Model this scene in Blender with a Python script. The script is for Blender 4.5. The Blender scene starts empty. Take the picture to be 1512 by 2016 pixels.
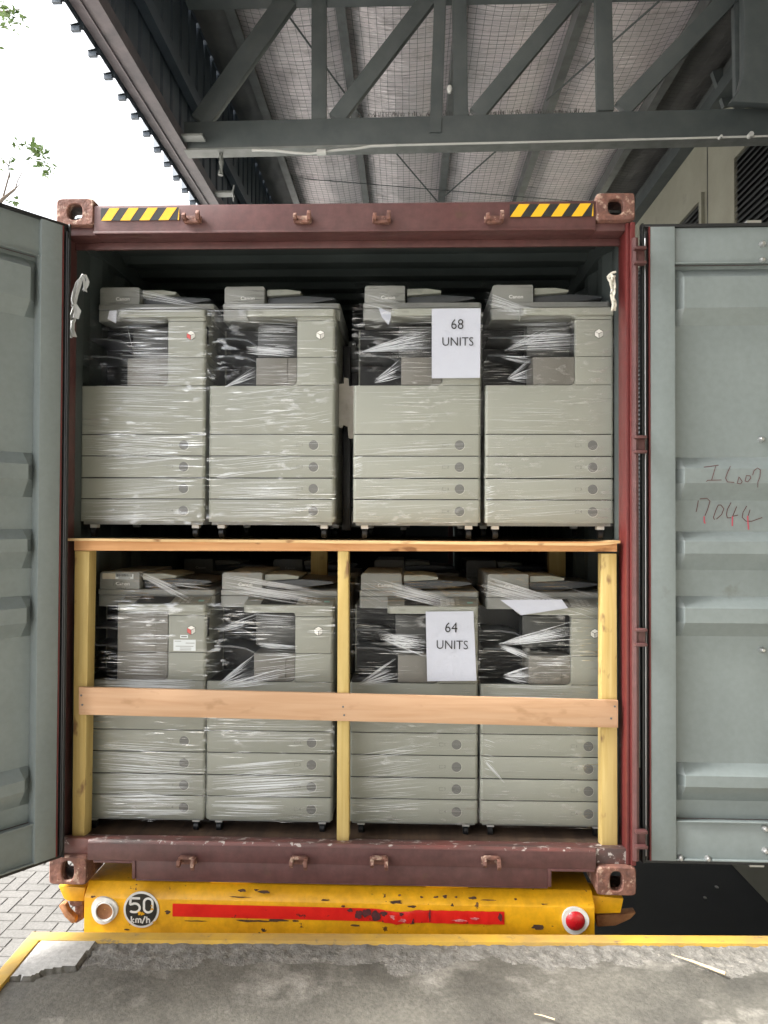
import bpy, bmesh, math, random
from mathutils import Vector, Matrix, noise as mn
random.seed(7)
sc = bpy.context.scene
COL = sc.collection
# ------------------------------------------------------------------ camera
W_, H_, F_ = 1512.0, 2016.0, 1480.0
CAM = Vector((0.2832, -3.1322, 1.5145))
YAW, PIT, ROL = 0.03265, 0.01654, 0.0040
fw = Vector((-math.sin(YAW)*math.cos(PIT), math.cos(YAW)*math.cos(PIT), math.sin(PIT)))
r0 = Vector((math.cos(YAW), math.sin(YAW), 0)); u0 = r0.cross(fw)
rt = math.cos(ROL)*r0 + math.sin(ROL)*u0; up = -math.sin(ROL)*r0 + math.cos(ROL)*u0
cd = bpy.data.cameras.new('camera'); cam = bpy.data.objects.new('camera', cd); COL.objects.link(cam)
cam.matrix_world = Matrix(((rt.x, up.x, -fw.x, CAM.x), (rt.y, up.y, -fw.y, CAM.y), (rt.z, up.z, -fw.z, CAM.z), (0, 0, 0, 1)))
cd.sensor_fit = 'VERTICAL'; cd.sensor_height = 24; cd.lens = F_/H_*24; cd.clip_end = 2000; cd.clip_start = .05
sc.camera = cam
# ------------------------------------------------------------------ world, sun, exposure
SUN_EL, SUN_AZ = 47, -95          # soft bright sky from the left, behind the photographer
w = bpy.data.worlds.new('World'); sc.world = w; w.use_nodes = True
nt = w.node_tree; bg = nt.nodes['Background']
sky = nt.nodes.new('ShaderNodeTexSky'); sky.sky_type = 'NISHITA'; sky.sun_disc = False
sky.sun_elevation = math.radians(SUN_EL); sky.sun_rotation = math.radians(SUN_AZ)
sky.dust_density = 4; sky.air_density = 1.0
hs = nt.nodes.new('ShaderNodeHueSaturation'); hs.inputs['Saturation'].default_value = .16
nt.links.new(sky.outputs[0], hs.inputs['Color']); nt.links.new(hs.outputs[0], bg.inputs[0])
bg.inputs[1].default_value = .15
sd = bpy.data.lights.new('sun', 'SUN'); sd.energy = 4.0; sd.angle = math.radians(24); sd.color = (1, .97, .92)
sun = bpy.data.objects.new('sun', sd); COL.objects.link(sun)
az = math.radians(SUN_AZ); el = math.radians(SUN_EL)
tosun = Vector((math.sin(az)*math.cos(el), math.cos(az)*math.cos(el), math.sin(el)))
sun.rotation_euler = tosun.to_track_quat('Z', 'Y').to_euler()
sc.view_settings.view_transform = 'Standard'; sc.view_settings.look = 'None'
sc.view_settings.gamma = 1; sc.view_settings.exposure = 1.98
sc.cycles.transparent_max_bounces = 24; sc.cycles.max_bounces = 8
sc.cycles.sample_clamp_indirect = 4

# ------------------------------------------------------------------ helpers
def ray(x, y): return fw + rt*((x-W_/2)/F_) + up*((H_/2-y)/F_)
def at(x, y, Y): d = ray(x, y); return CAM + d*((Y-CAM.y)/d.y)        # a point of the vertical plane Y
def atZ(x, y, Z): d = ray(x, y); return CAM + d*((Z-CAM.z)/d.z)
def atX(x, y, X): d = ray(x, y); return CAM + d*((X-CAM.x)/d.x)

def empty(name, loc=(0, 0, 0), rz=0, label=None, cat=None, group=None):
    o = bpy.data.objects.new(name, None); COL.objects.link(o); o.location = loc; o.rotation_euler = (0, 0, rz)
    o.empty_display_size = .1
    tag(o, label, cat, group); return o
def tag(o, label=None, cat=None, group=None, kind=None):
    if label: o['label'] = label
    if cat: o['category'] = cat
    if group: o['group'] = group
    if kind: o['kind'] = kind
    return o
def obj(name, bm, mats, parent=None, smooth=35, bevel=0, seg=2, label=None):
    if bevel:
        bmesh.ops.remove_doubles(bm, verts=bm.verts, dist=1e-5)
        es = [e for e in bm.edges if len(e.link_faces) == 2 and e.calc_face_angle(0) > .6]
        bmesh.ops.bevel(bm, geom=es, offset=bevel, segments=seg, affect='EDGES', profile=.6, clamp_overlap=True)
    me = bpy.data.meshes.new(name); bm.normal_update(); bm.to_mesh(me); bm.free()
    for m in (mats if isinstance(mats, (list, tuple)) else [mats]): me.materials.append(m)
    if smooth:
        me.polygons.foreach_set('use_smooth', [True]*len(me.polygons)); me.set_sharp_from_angle(angle=math.radians(smooth))
    o = bpy.data.objects.new(name, me); COL.objects.link(o)
    if parent: o.parent = parent
    if label: o['label'] = label
    return o
def B(): return bmesh.new()
def merge(o, bm, mats, dz=0):
    """adds surface marks to an existing part's mesh"""
    k = len(o.data.materials); b2 = bmesh.new(); b2.from_mesh(o.data)
    for v in bm.verts: v.co.z += dz
    for f in bm.faces: f.material_index += k
    t_ = bpy.data.meshes.new('t'); bm.to_mesh(t_); bm.free(); b2.from_mesh(t_); bpy.data.meshes.remove(t_); b2.to_mesh(o.data); b2.free()
    for m in mats: o.data.materials.append(m)
def box(bm, x0, x1, y0, y1, z0, z1, mi=0):
    v = [bm.verts.new(p) for p in ((x0,y0,z0),(x1,y0,z0),(x1,y1,z0),(x0,y1,z0),(x0,y0,z1),(x1,y0,z1),(x1,y1,z1),(x0,y1,z1))]
    for f in ((3,2,1,0),(4,5,6,7),(0,1,5,4),(1,2,6,5),(2,3,7,6),(3,0,4,7)):
        bm.faces.new([v[i] for i in f]).material_index = mi
def prism(bm, poly, a0, a1, axis='z', mi=0, caps=True):
    """poly of 2D points; axis z: (x,y) ; y: (x,z) ; x: (y,z)"""
    def P(p, a): return (p[0], p[1], a) if axis == 'z' else (p[0], a, p[1]) if axis == 'y' else (a, p[0], p[1])
    A = [bm.verts.new(P(p, a0)) for p in poly]; Bv = [bm.verts.new(P(p, a1)) for p in poly]; n = len(poly)
    fs = []
    for i in range(n): fs.append(bm.faces.new((A[i], A[(i+1) % n], Bv[(i+1) % n], Bv[i])))
    if caps: fs.append(bm.faces.new(A[::-1])); fs.append(bm.faces.new(Bv))
    for f in fs: f.material_index = mi
    bmesh.ops.recalc_face_normals(bm, faces=fs) if caps else None
def rpoly(x0, x1, y0, y1, r, n=5):
    """rounded rectangle; r = (bl, br, tr, tl) radii"""
    if not isinstance(r, (tuple, list)): r = (r,)*4
    out = []
    for (cx, cy, a, rr) in ((x0, y0, 180, r[0]), (x1, y0, 270, r[1]), (x1, y1, 0, r[2]), (x0, y1, 90, r[3])):
        sx = 1 if cx == x0 else -1; sy = 1 if cy == y0 else -1
        if rr < 1e-5: out.append((cx, cy)); continue
        for k in range(n+1):
            t = math.radians(a + 90*k/n); out.append((cx+sx*rr+rr*math.cos(t), cy+sy*rr+rr*math.sin(t)))
    return out
def tube(bm, pts, r, n=6, mi=0, caps=True):
    pts = [Vector(p) for p in pts]; rs = r if isinstance(r, (list, tuple)) else [r]*len(pts)
    rings = []; 
    for i, p in enumerate(pts):
        d = (pts[min(i+1, len(pts)-1)] - pts[max(i-1, 0)]).normalized()
        a = d.cross(Vector((0, 0, 1)));
        if a.length < .05: a = d.cross(Vector((0, 1, 0)))
        a.normalize(); b = d.cross(a)
        rings.append([bm.verts.new(p + (a*math.cos(t)+b*math.sin(t))*rs[i]) for t in [2*math.pi*k/n for k in range(n)]])
    for q in range(len(rings)-1):
        for k in range(n): bm.faces.new((rings[q][k], rings[q+1][k], rings[q+1][(k+1) % n], rings[q][(k+1) % n])).material_index = mi
    if caps:
        bm.faces.new(rings[0]).material_index = mi; bm.faces.new(rings[-1][::-1]).material_index = mi
def bar(bm, a, b, w, t, nrm=Vector((0, -1, 0)), mi=0):
    """flat bar from a to b, w wide in the plane whose normal is nrm, t thick (away from nrm)"""
    a = Vector(a); b = Vector(b); d = (b-a).normalized(); s = d.cross(nrm).normalized()*w/2; q = -nrm*t
    v = [bm.verts.new(p) for p in (a-s, a+s, b+s, b-s, a-s+q, a+s+q, b+s+q, b-s+q)]
    fs = [bm.faces.new([v[i] for i in f]) for f in ((0,1,2,3),(7,6,5,4),(0,4,5,1),(1,5,6,2),(2,6,7,3),(3,7,4,0))]
    for f in fs: f.material_index = mi
    bmesh.ops.recalc_face_normals(bm, faces=fs)
def disc(bm, cx, cz, r, y0, y1, n=28, mi=0, axis='y', r2=None):
    """solid disc facing -Y between y0 (front) and y1"""
    r2 = r if r2 is None else r2
    prism(bm, [(cx+r*math.cos(2*math.pi*k/n), cz+r*math.sin(2*math.pi*k/n)) for k in range(n)], y0, y1, 'y', mi)
def ring(bm, cx, cz, ri, ro, y0, y1, n=28, mi=0, wob=0):
    R = []
    for k in range(n):
        t = 2*math.pi*k/n; c, s = math.cos(t), math.sin(t); wo = ro*(1+wob*math.sin(3*t+1))
        R.append([bm.verts.new((cx+q*c, y, cz+q*s)) for q, y in ((ri, y1), (ri, y0), (wo, y0), (wo, y1))])
    for k in range(n):
        a, b = R[k], R[(k+1) % n]
        for j in range(3): bm.faces.new((a[j], a[j+1], b[j+1], b[j])).material_index = mi
def text_bm(s, size, bold=0, align='CENTER', sx=1):
    cu = bpy.data.curves.new('t', 'FONT'); cu.body = s; cu.size = size; cu.align_x = align; cu.align_y = 'CENTER'; cu.offset = bold
    cu.resolution_u = 3
    o = bpy.data.objects.new('t', cu); COL.objects.link(o); dg = bpy.context.evaluated_depsgraph_get()
    me = bpy.data.meshes.new_from_object(o.evaluated_get(dg)); bm = B(); bm.from_mesh(me)
    bpy.data.objects.remove(o); bpy.data.curves.remove(cu); bpy.data.meshes.remove(me)
    for v in bm.verts: v.co = Vector((v.co.x*sx, 0, v.co.y))
    return bm
def shift(bm, d):
    for v in bm.verts: v.co += Vector(d)
    return bm
def stroke(bm, pts, wd, y=None, n=Vector((0, -1, 0)), mi=0):
    """flat pen stroke lying on a surface whose normal is n"""
    pts = [Vector(p) for p in pts]; prev = None
    for i, p in enumerate(pts):
        d = (pts[min(i+1, len(pts)-1)]-pts[max(i-1, 0)]).normalized(); s = d.cross(n)*wd/2
        q = (bm.verts.new(p-s), bm.verts.new(p+s))
        if prev: bm.faces.new((prev[0], prev[1], q[1], q[0])).material_index = mi
        prev = q

# ------------------------------------------------------------------ materials
def mat(name, col, rough=.5, metal=0, var=None, vscale=4, vdet=6, bump=0, bscale=60, stretch=None, spec=.5, vlo=.35, vhi=.65,
        col3=None, c3scale=14, c3lo=.6, c3hi=.66, rough2=None, bstretch=None, coat=0, spk=0, spks=55, rnd=0, smear=0):
    m = bpy.data.materials.new(name); m.use_nodes = True; n = m.node_tree.nodes; l = m.node_tree.links
    p = n['Principled BSDF']; p.inputs['Roughness'].default_value = rough; p.inputs['Metallic'].default_value = metal
    p.inputs['Base Color'].default_value = (*col, 1); p.inputs['Specular IOR Level'].default_value = spec
    p.inputs['Coat Weight'].default_value = coat
    tc = n.new('ShaderNodeTexCoord')
    def nz(scale, det, st=None):
        mp = n.new('ShaderNodeMapping'); l.new(tc.outputs['Object'], mp.inputs[0])
        if st: mp.inputs['Scale'].default_value = st
        t = n.new('ShaderNodeTexNoise'); t.inputs['Scale'].default_value = scale; t.inputs['Detail'].default_value = det
        t.inputs['Roughness'].default_value = .62; l.new(mp.outputs[0], t.inputs['Vector']); return t.outputs[0]
    def ramp(src, lo, hi):
        r = n.new('ShaderNodeMapRange'); r.inputs[1].default_value = lo; r.inputs[2].default_value = hi; l.new(src, r.inputs[0]); return r.outputs[0]
    cur = None
    if var:
        mx = n.new('ShaderNodeMixRGB'); mx.inputs[1].default_value = (*col, 1); mx.inputs[2].default_value = (*var, 1)
        f = ramp(nz(vscale, vdet, stretch), vlo, vhi); l.new(f, mx.inputs[0]); cur = mx.outputs[0]
        if rough2 is not None:
            rr = n.new('ShaderNodeMapRange'); rr.inputs[3].default_value = rough; rr.inputs[4].default_value = rough2; l.new(f, rr.inputs[0]); l.new(rr.outputs[0], p.inputs['Roughness'])
    if col3:
        mx = n.new('ShaderNodeMixRGB'); mx.inputs[1].default_value = (*col, 1); mx.inputs[2].default_value = (*col3, 1)
        if cur: l.new(cur, mx.inputs[1])
        l.new(ramp(nz(c3scale, 5), c3lo, c3hi), mx.inputs[0]); cur = mx.outputs[0]
    def val(fac, lo, hi):
        nonlocal cur
        r_ = n.new('ShaderNodeMapRange'); r_.inputs[3].default_value = lo; r_.inputs[4].default_value = hi; l.new(fac, r_.inputs[0])
        hv = n.new('ShaderNodeHueSaturation'); hv.inputs['Color'].default_value = (*col, 1)
        if cur: l.new(cur, hv.inputs['Color'])
        l.new(r_.outputs[0], hv.inputs['Value']); cur = hv.outputs[0]
    if spk: val(ramp(nz(spks, 8), .38, .62), 1-spk, 1+spk)
    if smear: val(ramp(nz(3.5, 7, (1, 1, .22)), .35, .7), 1+smear*.4, 1-smear)
    if rnd:
        oi = n.new('ShaderNodeObjectInfo'); val(oi.outputs['Random'], 1-rnd, 1+rnd)
    if cur: l.new(cur, p.inputs['Base Color'])
    if bump:
        b = n.new('ShaderNodeBump'); b.inputs['Strength'].default_value = bump; b.inputs['Distance'].default_value = .01
        l.new(nz(bscale, 4, bstretch or stretch), b.inputs['Height']); l.new(b.outputs[0], p.inputs['Normal'])
    return m
M = {}
M['maroon'] = mat('container_paint', (.085, .030, .029), .5, spk=.14, spks=25, smear=.2, var=(.10, .044, .042), vscale=3, bump=.1, bscale=30, col3=(.09, .045, .032), c3scale=9, c3lo=.64, c3hi=.72)
M['red'] = mat('lit_post_and_edge_red', (.125, .020, .019), .42, spk=.1, var=(.09, .021, .02), vscale=5, stretch=(1, 1, .2), bump=.06, bscale=30, col3=(.10, .04, .03), c3scale=16, c3lo=.68, c3hi=.72)
M['rust'] = mat('rusty_casting', (.19, .085, .06), .75, spk=.2, spks=60, var=(.11, .05, .04), vscale=14, bump=.6, bscale=40, col3=(.38, .26, .20), c3scale=24, c3lo=.56, c3hi=.64)
M['sill'] = mat('scuffed_sill', (.17, .055, .048), .45, var=(.07, .045, .042), vscale=5, bump=.25, bscale=35, col3=(.42, .38, .36), c3scale=26, c3lo=.58, c3hi=.63, stretch=(.6, 3, 1))
M['grey'] = mat('door_grey_paint', (.172, .20, .20), .42, var=(.19, .22, .22), vscale=2.5, bump=.2, bscale=4, spk=.03, spks=40, smear=.07, col3=(.13, .14, .13), c3scale=7, c3lo=.66, c3hi=.82)
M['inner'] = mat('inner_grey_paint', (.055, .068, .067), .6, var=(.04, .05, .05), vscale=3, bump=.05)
M['plyfloor'] = mat('floor_plywood', (.11, .07, .045), .7, var=(.06, .04, .03), vscale=5, stretch=(4, .4, 1))
M['rubber'] = mat('black_rubber', (.012, .013, .014), .45, bump=.1)
M['yellow'] = mat('beam_yellow_paint', (.88, .46, .010), .42, spk=.08, spks=30, smear=.22, var=(.66, .32, .007), vscale=4, bump=.15, bscale=22, col3=(.12, .055, .02), c3scale=24, c3lo=.67, c3hi=.70, vlo=.3, vhi=.7)
M['edge'] = mat('dock_edge_paint', (.62, .38, .05), .6, var=(.42, .27, .08), vscale=5, bump=.15, bscale=50, col3=(.25, .18, .09), c3scale=20, c3lo=.62, c3hi=.7)
M['strip'] = mat('red_reflective_tape', (.72, .02, .015), .28, var=(.6, .012, .012), vscale=12, col3=(.10, .02, .02), c3scale=26, c3lo=.66, c3hi=.69, coat=.4)
M['white'] = mat('white_paint', (.75, .76, .75), .5, var=(.6, .6, .58), vscale=20)
M['signblack'] = mat('black_paint', (.018, .02, .02), .4)
M['lens'] = mat('red_lens', (.42, .008, .015), .18, coat=.6, bump=.25, bscale=160)
M['bowl2'] = mat('dark_rust', (.10, .045, .02), .8, var=(.05, .03, .02), vscale=40)
M['scuff'] = mat('scuffed_tape', (.12, .018, .025), .6, var=(.04, .02, .02), vscale=60)
M['tapeglint'] = mat('tape_crease_glint', (.75, .35, .35), .3, var=(.5, .1, .1), vscale=50)  # pale creases of the tape, their glint put into the colour
M['bowl'] = mat('rusty_bowl', (.36, .17, .07), .7, var=(.22, .09, .04), vscale=30, bump=.3)
M['shell'] = mat('copier_plastic', (.238, .246, .212), .42, rnd=.035, var=(.256, .264, .228), vscale=2, bump=.02, bscale=300)
M['shell2'] = mat('copier_head_plastic', (.225, .23, .216), .42)
M['taupe'] = mat('copier_inner_plastic', (.135, .13, .115), .42)
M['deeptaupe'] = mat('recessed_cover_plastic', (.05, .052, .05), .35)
M['dark'] = mat('dark_plastic', (.010, .011, .013), .4)
M['core'] = mat('copier_gap_dark', (.02, .02, .02), .7)
M['tray'] = mat('output_tray_plastic', (.05, .055, .06), .35)
M['knob'] = mat('drawer_handle_grey', (.125, .125, .118), .4)
M['knobring'] = mat('drawer_ring_light', (.42, .42, .38), .35)
M['ink'] = mat('ink', (.02, .02, .02), .6)
M['greyink'] = mat('print_grey', (.14, .14, .13), .6)
M['logo'] = mat('lettering_light', (.66, .66, .64), .4)
M['cube'] = mat('emblem_white', (.74, .73, .68), .35)
M['cubeside'] = mat('emblem_grey', (.48, .47, .43), .35)
M['cubered'] = mat('emblem_red', (.6, .08, .07), .4)
M['metal'] = mat('bare_metal', (.55, .55, .55), .35, metal=.9)
M['paper'] = mat('paper', (.455, .475, .545), .65, bump=.7, bscale=7)
M['label'] = mat('sticker_pale', (.62, .66, .68), .5)
M['beige'] = mat('sticker_beige', (.50, .45, .36), .5)
M['teal'] = mat('panel_key_teal', (.25, .5, .47), .4)
M['rope'] = mat('rope_fibre', (.66, .64, .56), .85, bump=.5, bscale=220)
M['rag'] = mat('plastic_rag', (.36, .37, .37), .5, bump=.4, bscale=60)
M['foam'] = mat('foam_board', (.62, .59, .54), .8, var=(.5, .47, .42), vscale=12, bump=.4, bscale=40)
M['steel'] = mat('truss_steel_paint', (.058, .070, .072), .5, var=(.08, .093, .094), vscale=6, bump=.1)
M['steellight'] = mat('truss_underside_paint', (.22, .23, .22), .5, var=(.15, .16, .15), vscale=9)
M['purlin'] = mat('purlin_steel', (.13, .14, .14), .45, metal=.3, var=(.08, .085, .085), vscale=8)
M['fascia'] = mat('fascia_beam_paint', (.15, .125, .135), .5, var=(.09, .08, .09), vscale=8, bump=.1)
M['clad'] = mat('cladding_sheet', (.075, .095, .12), .5, var=(.05, .065, .085), vscale=4)
M['pipe'] = mat('white_conduit', (.55, .55, .53), .5)
M['wall'] = mat('rendered_wall', (.30, .295, .235), .85, var=(.24, .235, .185), vscale=1.6, bump=.15, bscale=50, col3=(.2, .19, .165), c3scale=3, c3lo=.6, c3hi=.8)
M['bouncewall'] = mat('white_bounce_wall', (.62, .62, .60), .8, var=(.55, .55, .53), vscale=1)  # white so the added wall throws light back on the fronts
M['slat'] = mat('louver_metal', (.05, .055, .055), .45)
M['wire'] = mat('mesh_wire', (.07, .065, .06), .6, metal=.2)
M['bark'] = mat('tree_bark', (.14, .11, .085), .9, bump=.4)
M['chassis'] = mat('chassis_paint', (.10, .055, .02), .6, var=(.04, .03, .02), vscale=6)
M['tyre'] = mat('tyre_rubber', (.02, .02, .02), .8)
M['splinter'] = mat('raw_wood', (.6, .45, .28), .7)
def leafmat():
    m = mat('leaf', (.10, .17, .03), .5, var=(.06, .11, .02), vscale=3); m.node_tree.nodes['Principled BSDF'].inputs['Subsurface Weight'].default_value = 0
    return m
M['leaf'] = leafmat()
def foilmat():
    m = mat('foil_insulation', (.92, .83, .855), .40, metal=.5, var=(.82, .76, .775), vscale=2.2, bump=1, bscale=11, bstretch=(1, 1, 1), col3=(.60, .54, .54), c3scale=5, c3lo=.58, c3hi=.74)
    n = m.node_tree.nodes; l = m.node_tree.links; p = n['Principled BSDF']; tc = [q for q in n if q.type == 'TEX_COORD'][0]
    mp = n.new('ShaderNodeMapping'); mp.inputs['Scale'].default_value = (3, 22, 1); l.new(tc.outputs['Object'], mp.inputs[0])
    t = n.new('ShaderNodeTexNoise'); t.inputs['Scale'].default_value = 1.6; t.inputs['Detail'].default_value = 5; l.new(mp.outputs[0], t.inputs[0])
    b = n.new('ShaderNodeBump'); b.inputs['Strength'].default_value = 1; b.inputs['Distance'].default_value = .035
    l.new(t.outputs[0], b.inputs['Height']); old = [q for q in n if q.type == 'BUMP' and q != b][0]; l.new(old.outputs[0], b.inputs['Normal']); l.new(b.outputs[0], p.inputs['Normal'])
    return m
M['foil'] = foilmat()
M['foildark'] = mat('dark_insulation', (.13, .125, .12), .6, var=(.08, .08, .08), vscale=3, bump=.5, bscale=8)  # darker lining colour of the two outermost bays
def woodmat(name, a, b, axis, knots=(.25, .11, .04)):
    """axis: grain direction index"""
    m = bpy.data.materials.new(name); m.use_nodes = True; n = m.node_tree.nodes; l = m.node_tree.links; p = n['Principled BSDF']
    p.inputs['Roughness'].default_value = .65; p.inputs['Specular IOR Level'].default_value = .3
    tc = n.new('ShaderNodeTexCoord'); mp = n.new('ShaderNodeMapping'); l.new(tc.outputs['Object'], mp.inputs[0])
    s = [26, 26, 26]; s[axis] = 1.6; mp.inputs['Scale'].default_value = s
    t = n.new('ShaderNodeTexNoise'); t.inputs['Scale'].default_value = 1.4; t.inputs['Detail'].default_value = 6; t.inputs['Distortion'].default_value = .7; l.new(mp.outputs[0], t.inputs[0])
    mx = n.new('ShaderNodeMixRGB'); mx.inputs[1].default_value = (*a, 1); mx.inputs[2].default_value = (*b, 1)
    mr = n.new('ShaderNodeMapRange'); mr.inputs[1].default_value = .35; mr.inputs[2].default_value = .68; l.new(t.outputs[0], mr.inputs[0]); l.new(mr.outputs[0], mx.inputs[0])
    mp2 = n.new('ShaderNodeMapping'); l.new(tc.outputs['Object'], mp2.inputs[0]); s2 = [1, 1, 1]; s2[axis] = .5; mp2.inputs['Scale'].default_value = s2
    k = n.new('ShaderNodeTexNoise'); k.inputs['Scale'].default_value = 15; k.inputs['Detail'].default_value = 3; l.new(mp2.outputs[0], k.inputs[0])
    kr = n.new('ShaderNodeMapRange'); kr.inputs[1].default_value = .62; kr.inputs[2].default_value = .70; l.new(k.outputs[0], kr.inputs[0])
    m2 = n.new('ShaderNodeMixRGB'); m2.inputs[2].default_value = (*knots, 1); l.new(kr.outputs[0], m2.inputs[0]); l.new(mx.outputs[0], m2.inputs[1]); l.new(m2.outputs[0], p.inputs['Base Color'])
    bp = n.new('ShaderNodeBump'); bp.inputs['Strength'].default_value = .12; bp.inputs['Distance'].default_value = .01; l.new(t.outputs[0], bp.inputs['Height']); l.new(bp.outputs[0], p.inputs['Normal'])
    return m
M['pine'] = woodmat('pine_post_wood', (.55, .42, .17), (.44, .31, .10), 2, (.22, .13, .06))
M['pineX'] = woodmat('orange_beam_wood', (.60, .33, .15), (.48, .23, .09), 0)
M['ply'] = woodmat('plywood_sheet_edge', (.66, .47, .24), (.46, .28, .12), 0)
M['plank'] = woodmat('peach_plank_wood', (.54, .345, .215), (.47, .28, .16), 0, (.42, .25, .14))
def filmmat():
    m = bpy.data.materials.new('stretch_film'); m.use_nodes = True; n = m.node_tree.nodes; l = m.node_tree.links; n.clear()
    out = n.new('ShaderNodeOutputMaterial'); mix = n.new('ShaderNodeMixShader'); tr = n.new('ShaderNodeBsdfTransparent'); gl = n.new('ShaderNodeBsdfGlossy')
    gl.inputs['Color'].default_value = (.95, .97, 1, 1); gl.inputs['Roughness'].default_value = .16
    tc = n.new('ShaderNodeTexCoord'); oi = n.new('ShaderNodeObjectInfo')
    add = n.new('ShaderNodeVectorMath'); add.operation = 'ADD'; cb = n.new('ShaderNodeCombineXYZ'); mu = n.new('ShaderNodeMath'); mu.operation = 'MULTIPLY'; mu.inputs[1].default_value = 37
    l.new(oi.outputs['Random'], mu.inputs[0]); l.new(mu.outputs[0], cb.inputs[0]); l.new(mu.outputs[0], cb.inputs[2])
    l.new(tc.outputs['Object'], add.inputs[0]); l.new(cb.outputs[0], add.inputs[1])
    def tex(st, rot, sc_, det):
        mp = n.new('ShaderNodeMapping'); mp.inputs['Scale'].default_value = st; mp.inputs['Rotation'].default_value = (0, rot, 0); l.new(add.outputs[0], mp.inputs[0])
        t = n.new('ShaderNodeTexNoise'); t.inputs['Scale'].default_value = sc_; t.inputs['Detail'].default_value = det; l.new(mp.outputs[0], t.inputs[0]); return t.outputs[0]
    def mr(s, a, b, c=0, d=1):
        r = n.new('ShaderNodeMapRange'); r.inputs[1].default_value = a; r.inputs[2].default_value = b; r.inputs[3].default_value = c; r.inputs[4].default_value = d; l.new(s, r.inputs[0]); return r.outputs[0]
    def op(o, a, b):
        q = n.new('ShaderNodeMath'); q.operation = o
        for i, s in enumerate((a, b)):
            if isinstance(s, (int, float)): q.inputs[i].default_value = s
            else: l.new(s, q.inputs[i])
        return q.outputs[0]
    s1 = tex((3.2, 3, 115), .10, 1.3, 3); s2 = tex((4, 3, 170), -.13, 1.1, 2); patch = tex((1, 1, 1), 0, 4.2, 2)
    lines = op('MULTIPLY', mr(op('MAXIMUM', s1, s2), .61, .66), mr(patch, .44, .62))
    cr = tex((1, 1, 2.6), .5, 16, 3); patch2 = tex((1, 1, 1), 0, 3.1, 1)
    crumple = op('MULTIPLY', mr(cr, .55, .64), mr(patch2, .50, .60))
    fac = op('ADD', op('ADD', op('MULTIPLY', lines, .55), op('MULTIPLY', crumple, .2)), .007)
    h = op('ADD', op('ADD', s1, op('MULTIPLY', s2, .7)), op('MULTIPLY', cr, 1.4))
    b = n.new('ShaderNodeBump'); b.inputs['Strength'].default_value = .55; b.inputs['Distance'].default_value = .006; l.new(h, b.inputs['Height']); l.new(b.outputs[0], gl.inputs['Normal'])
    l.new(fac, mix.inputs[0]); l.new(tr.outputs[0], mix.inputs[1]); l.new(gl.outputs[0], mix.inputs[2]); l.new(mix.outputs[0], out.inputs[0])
    return m
M['film'] = filmmat()
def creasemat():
    m = bpy.data.materials.new('film_crease_glint'); m.use_nodes = True; n = m.node_tree.nodes; l = m.node_tree.links; p = n['Principled BSDF']  # film folds, with the bright sky glints put into their white colour
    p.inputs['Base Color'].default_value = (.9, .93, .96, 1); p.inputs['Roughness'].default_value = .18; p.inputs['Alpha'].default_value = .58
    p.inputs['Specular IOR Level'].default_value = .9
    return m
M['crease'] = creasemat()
def concrete():
    m = mat('dock_concrete', (.155, .146, .124), .8, var=(.078, .074, .065), vscale=2.3, vdet=12, vlo=.38, vhi=.66, bump=.35, bscale=90, col3=(.27, .255, .225), c3scale=4.2, c3lo=.54, c3hi=.70, spk=.16, spks=55, rough2=.55)
    return m
M['concrete'] = concrete()
M['concretefar'] = mat('pale_bounce_concrete', (.34, .33, .30), .8, var=(.24, .23, .21), vscale=1.2)  # unseen dock part, made paler to bounce light onto the lower row
M['slab'] = mat('dock_corner_concrete', (.56, .55, .53), .8, spk=.12, var=(.42, .41, .39), vscale=4, bump=.3, bscale=60)
M['rubble'] = mat('broken_concrete', (.24, .228, .205), .95, var=(.14, .133, .12), vscale=22, bump=1, bscale=60, col3=(.30, .28, .25), c3scale=30, c3lo=.58, c3hi=.66)
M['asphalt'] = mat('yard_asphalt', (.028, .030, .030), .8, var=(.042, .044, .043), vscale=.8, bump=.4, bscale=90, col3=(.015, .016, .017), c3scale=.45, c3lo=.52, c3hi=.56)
M['yardfar'] = mat('pale_bounce_yard', (.58, .56, .52), .9, var=(.5, .48, .45), vscale=.8)  # outer yard colour raised to bounce light up to the roof
M['paver'] = mat('grey_pavers', (.105, .10, .093), .85, spk=.15, var=(.082, .078, .072), vscale=2.5, bump=.4, bscale=60)
M['joint'] = mat('paver_joint', (.10, .095, .085), .95)

# ================================================================== THE SETTING
ZG = -1.22
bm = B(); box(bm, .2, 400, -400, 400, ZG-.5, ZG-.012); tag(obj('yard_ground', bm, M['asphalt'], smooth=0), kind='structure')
bm = B(); box(bm, -400, .2, -400, 400, ZG-.5, ZG-.012); tag(obj('outer_yard', bm, M['yardfar'], smooth=0), kind='structure')
# herringbone paving left of and under the trailer
ZD = -.12
E0 = atZ(63, 1837.5, ZD); E1 = atZ(1512, 1845, ZD); DA = math.atan2(E1.y-E0.y, E1.x-E0.x)
bm = B(); prism(bm, [(-7, -4), (.2, -4), (.2, 11), (-7, 11)], ZG-.011, ZG-.006, mi=1)
a, g = .105, .0035
def brick(x, y, w_, d_):
    if not (-7 < x and x+w_ < .2 and -4 < y and y+d_ < 11): return
    h = random.uniform(-.0012, .0012); q = .003
    lo = [(x+g, y+g), (x+w_-g, y+g), (x+w_-g, y+d_-g), (x+g, y+d_-g)]; hi = [(x+g+q, y+g+q), (x+w_-g-q, y+g+q), (x+w_-g-q, y+d_-g-q), (x+g+q, y+d_-g-q)]
    L = [bm.verts.new((*p, ZG-.006)) for p in lo]; Hh = [bm.verts.new((*p, ZG+h)) for p in hi]
    bm.faces.new(Hh)
    for i in range(4): bm.faces.new((L[i], L[(i+1) % 4], Hh[(i+1) % 4], Hh[i]))
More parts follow.
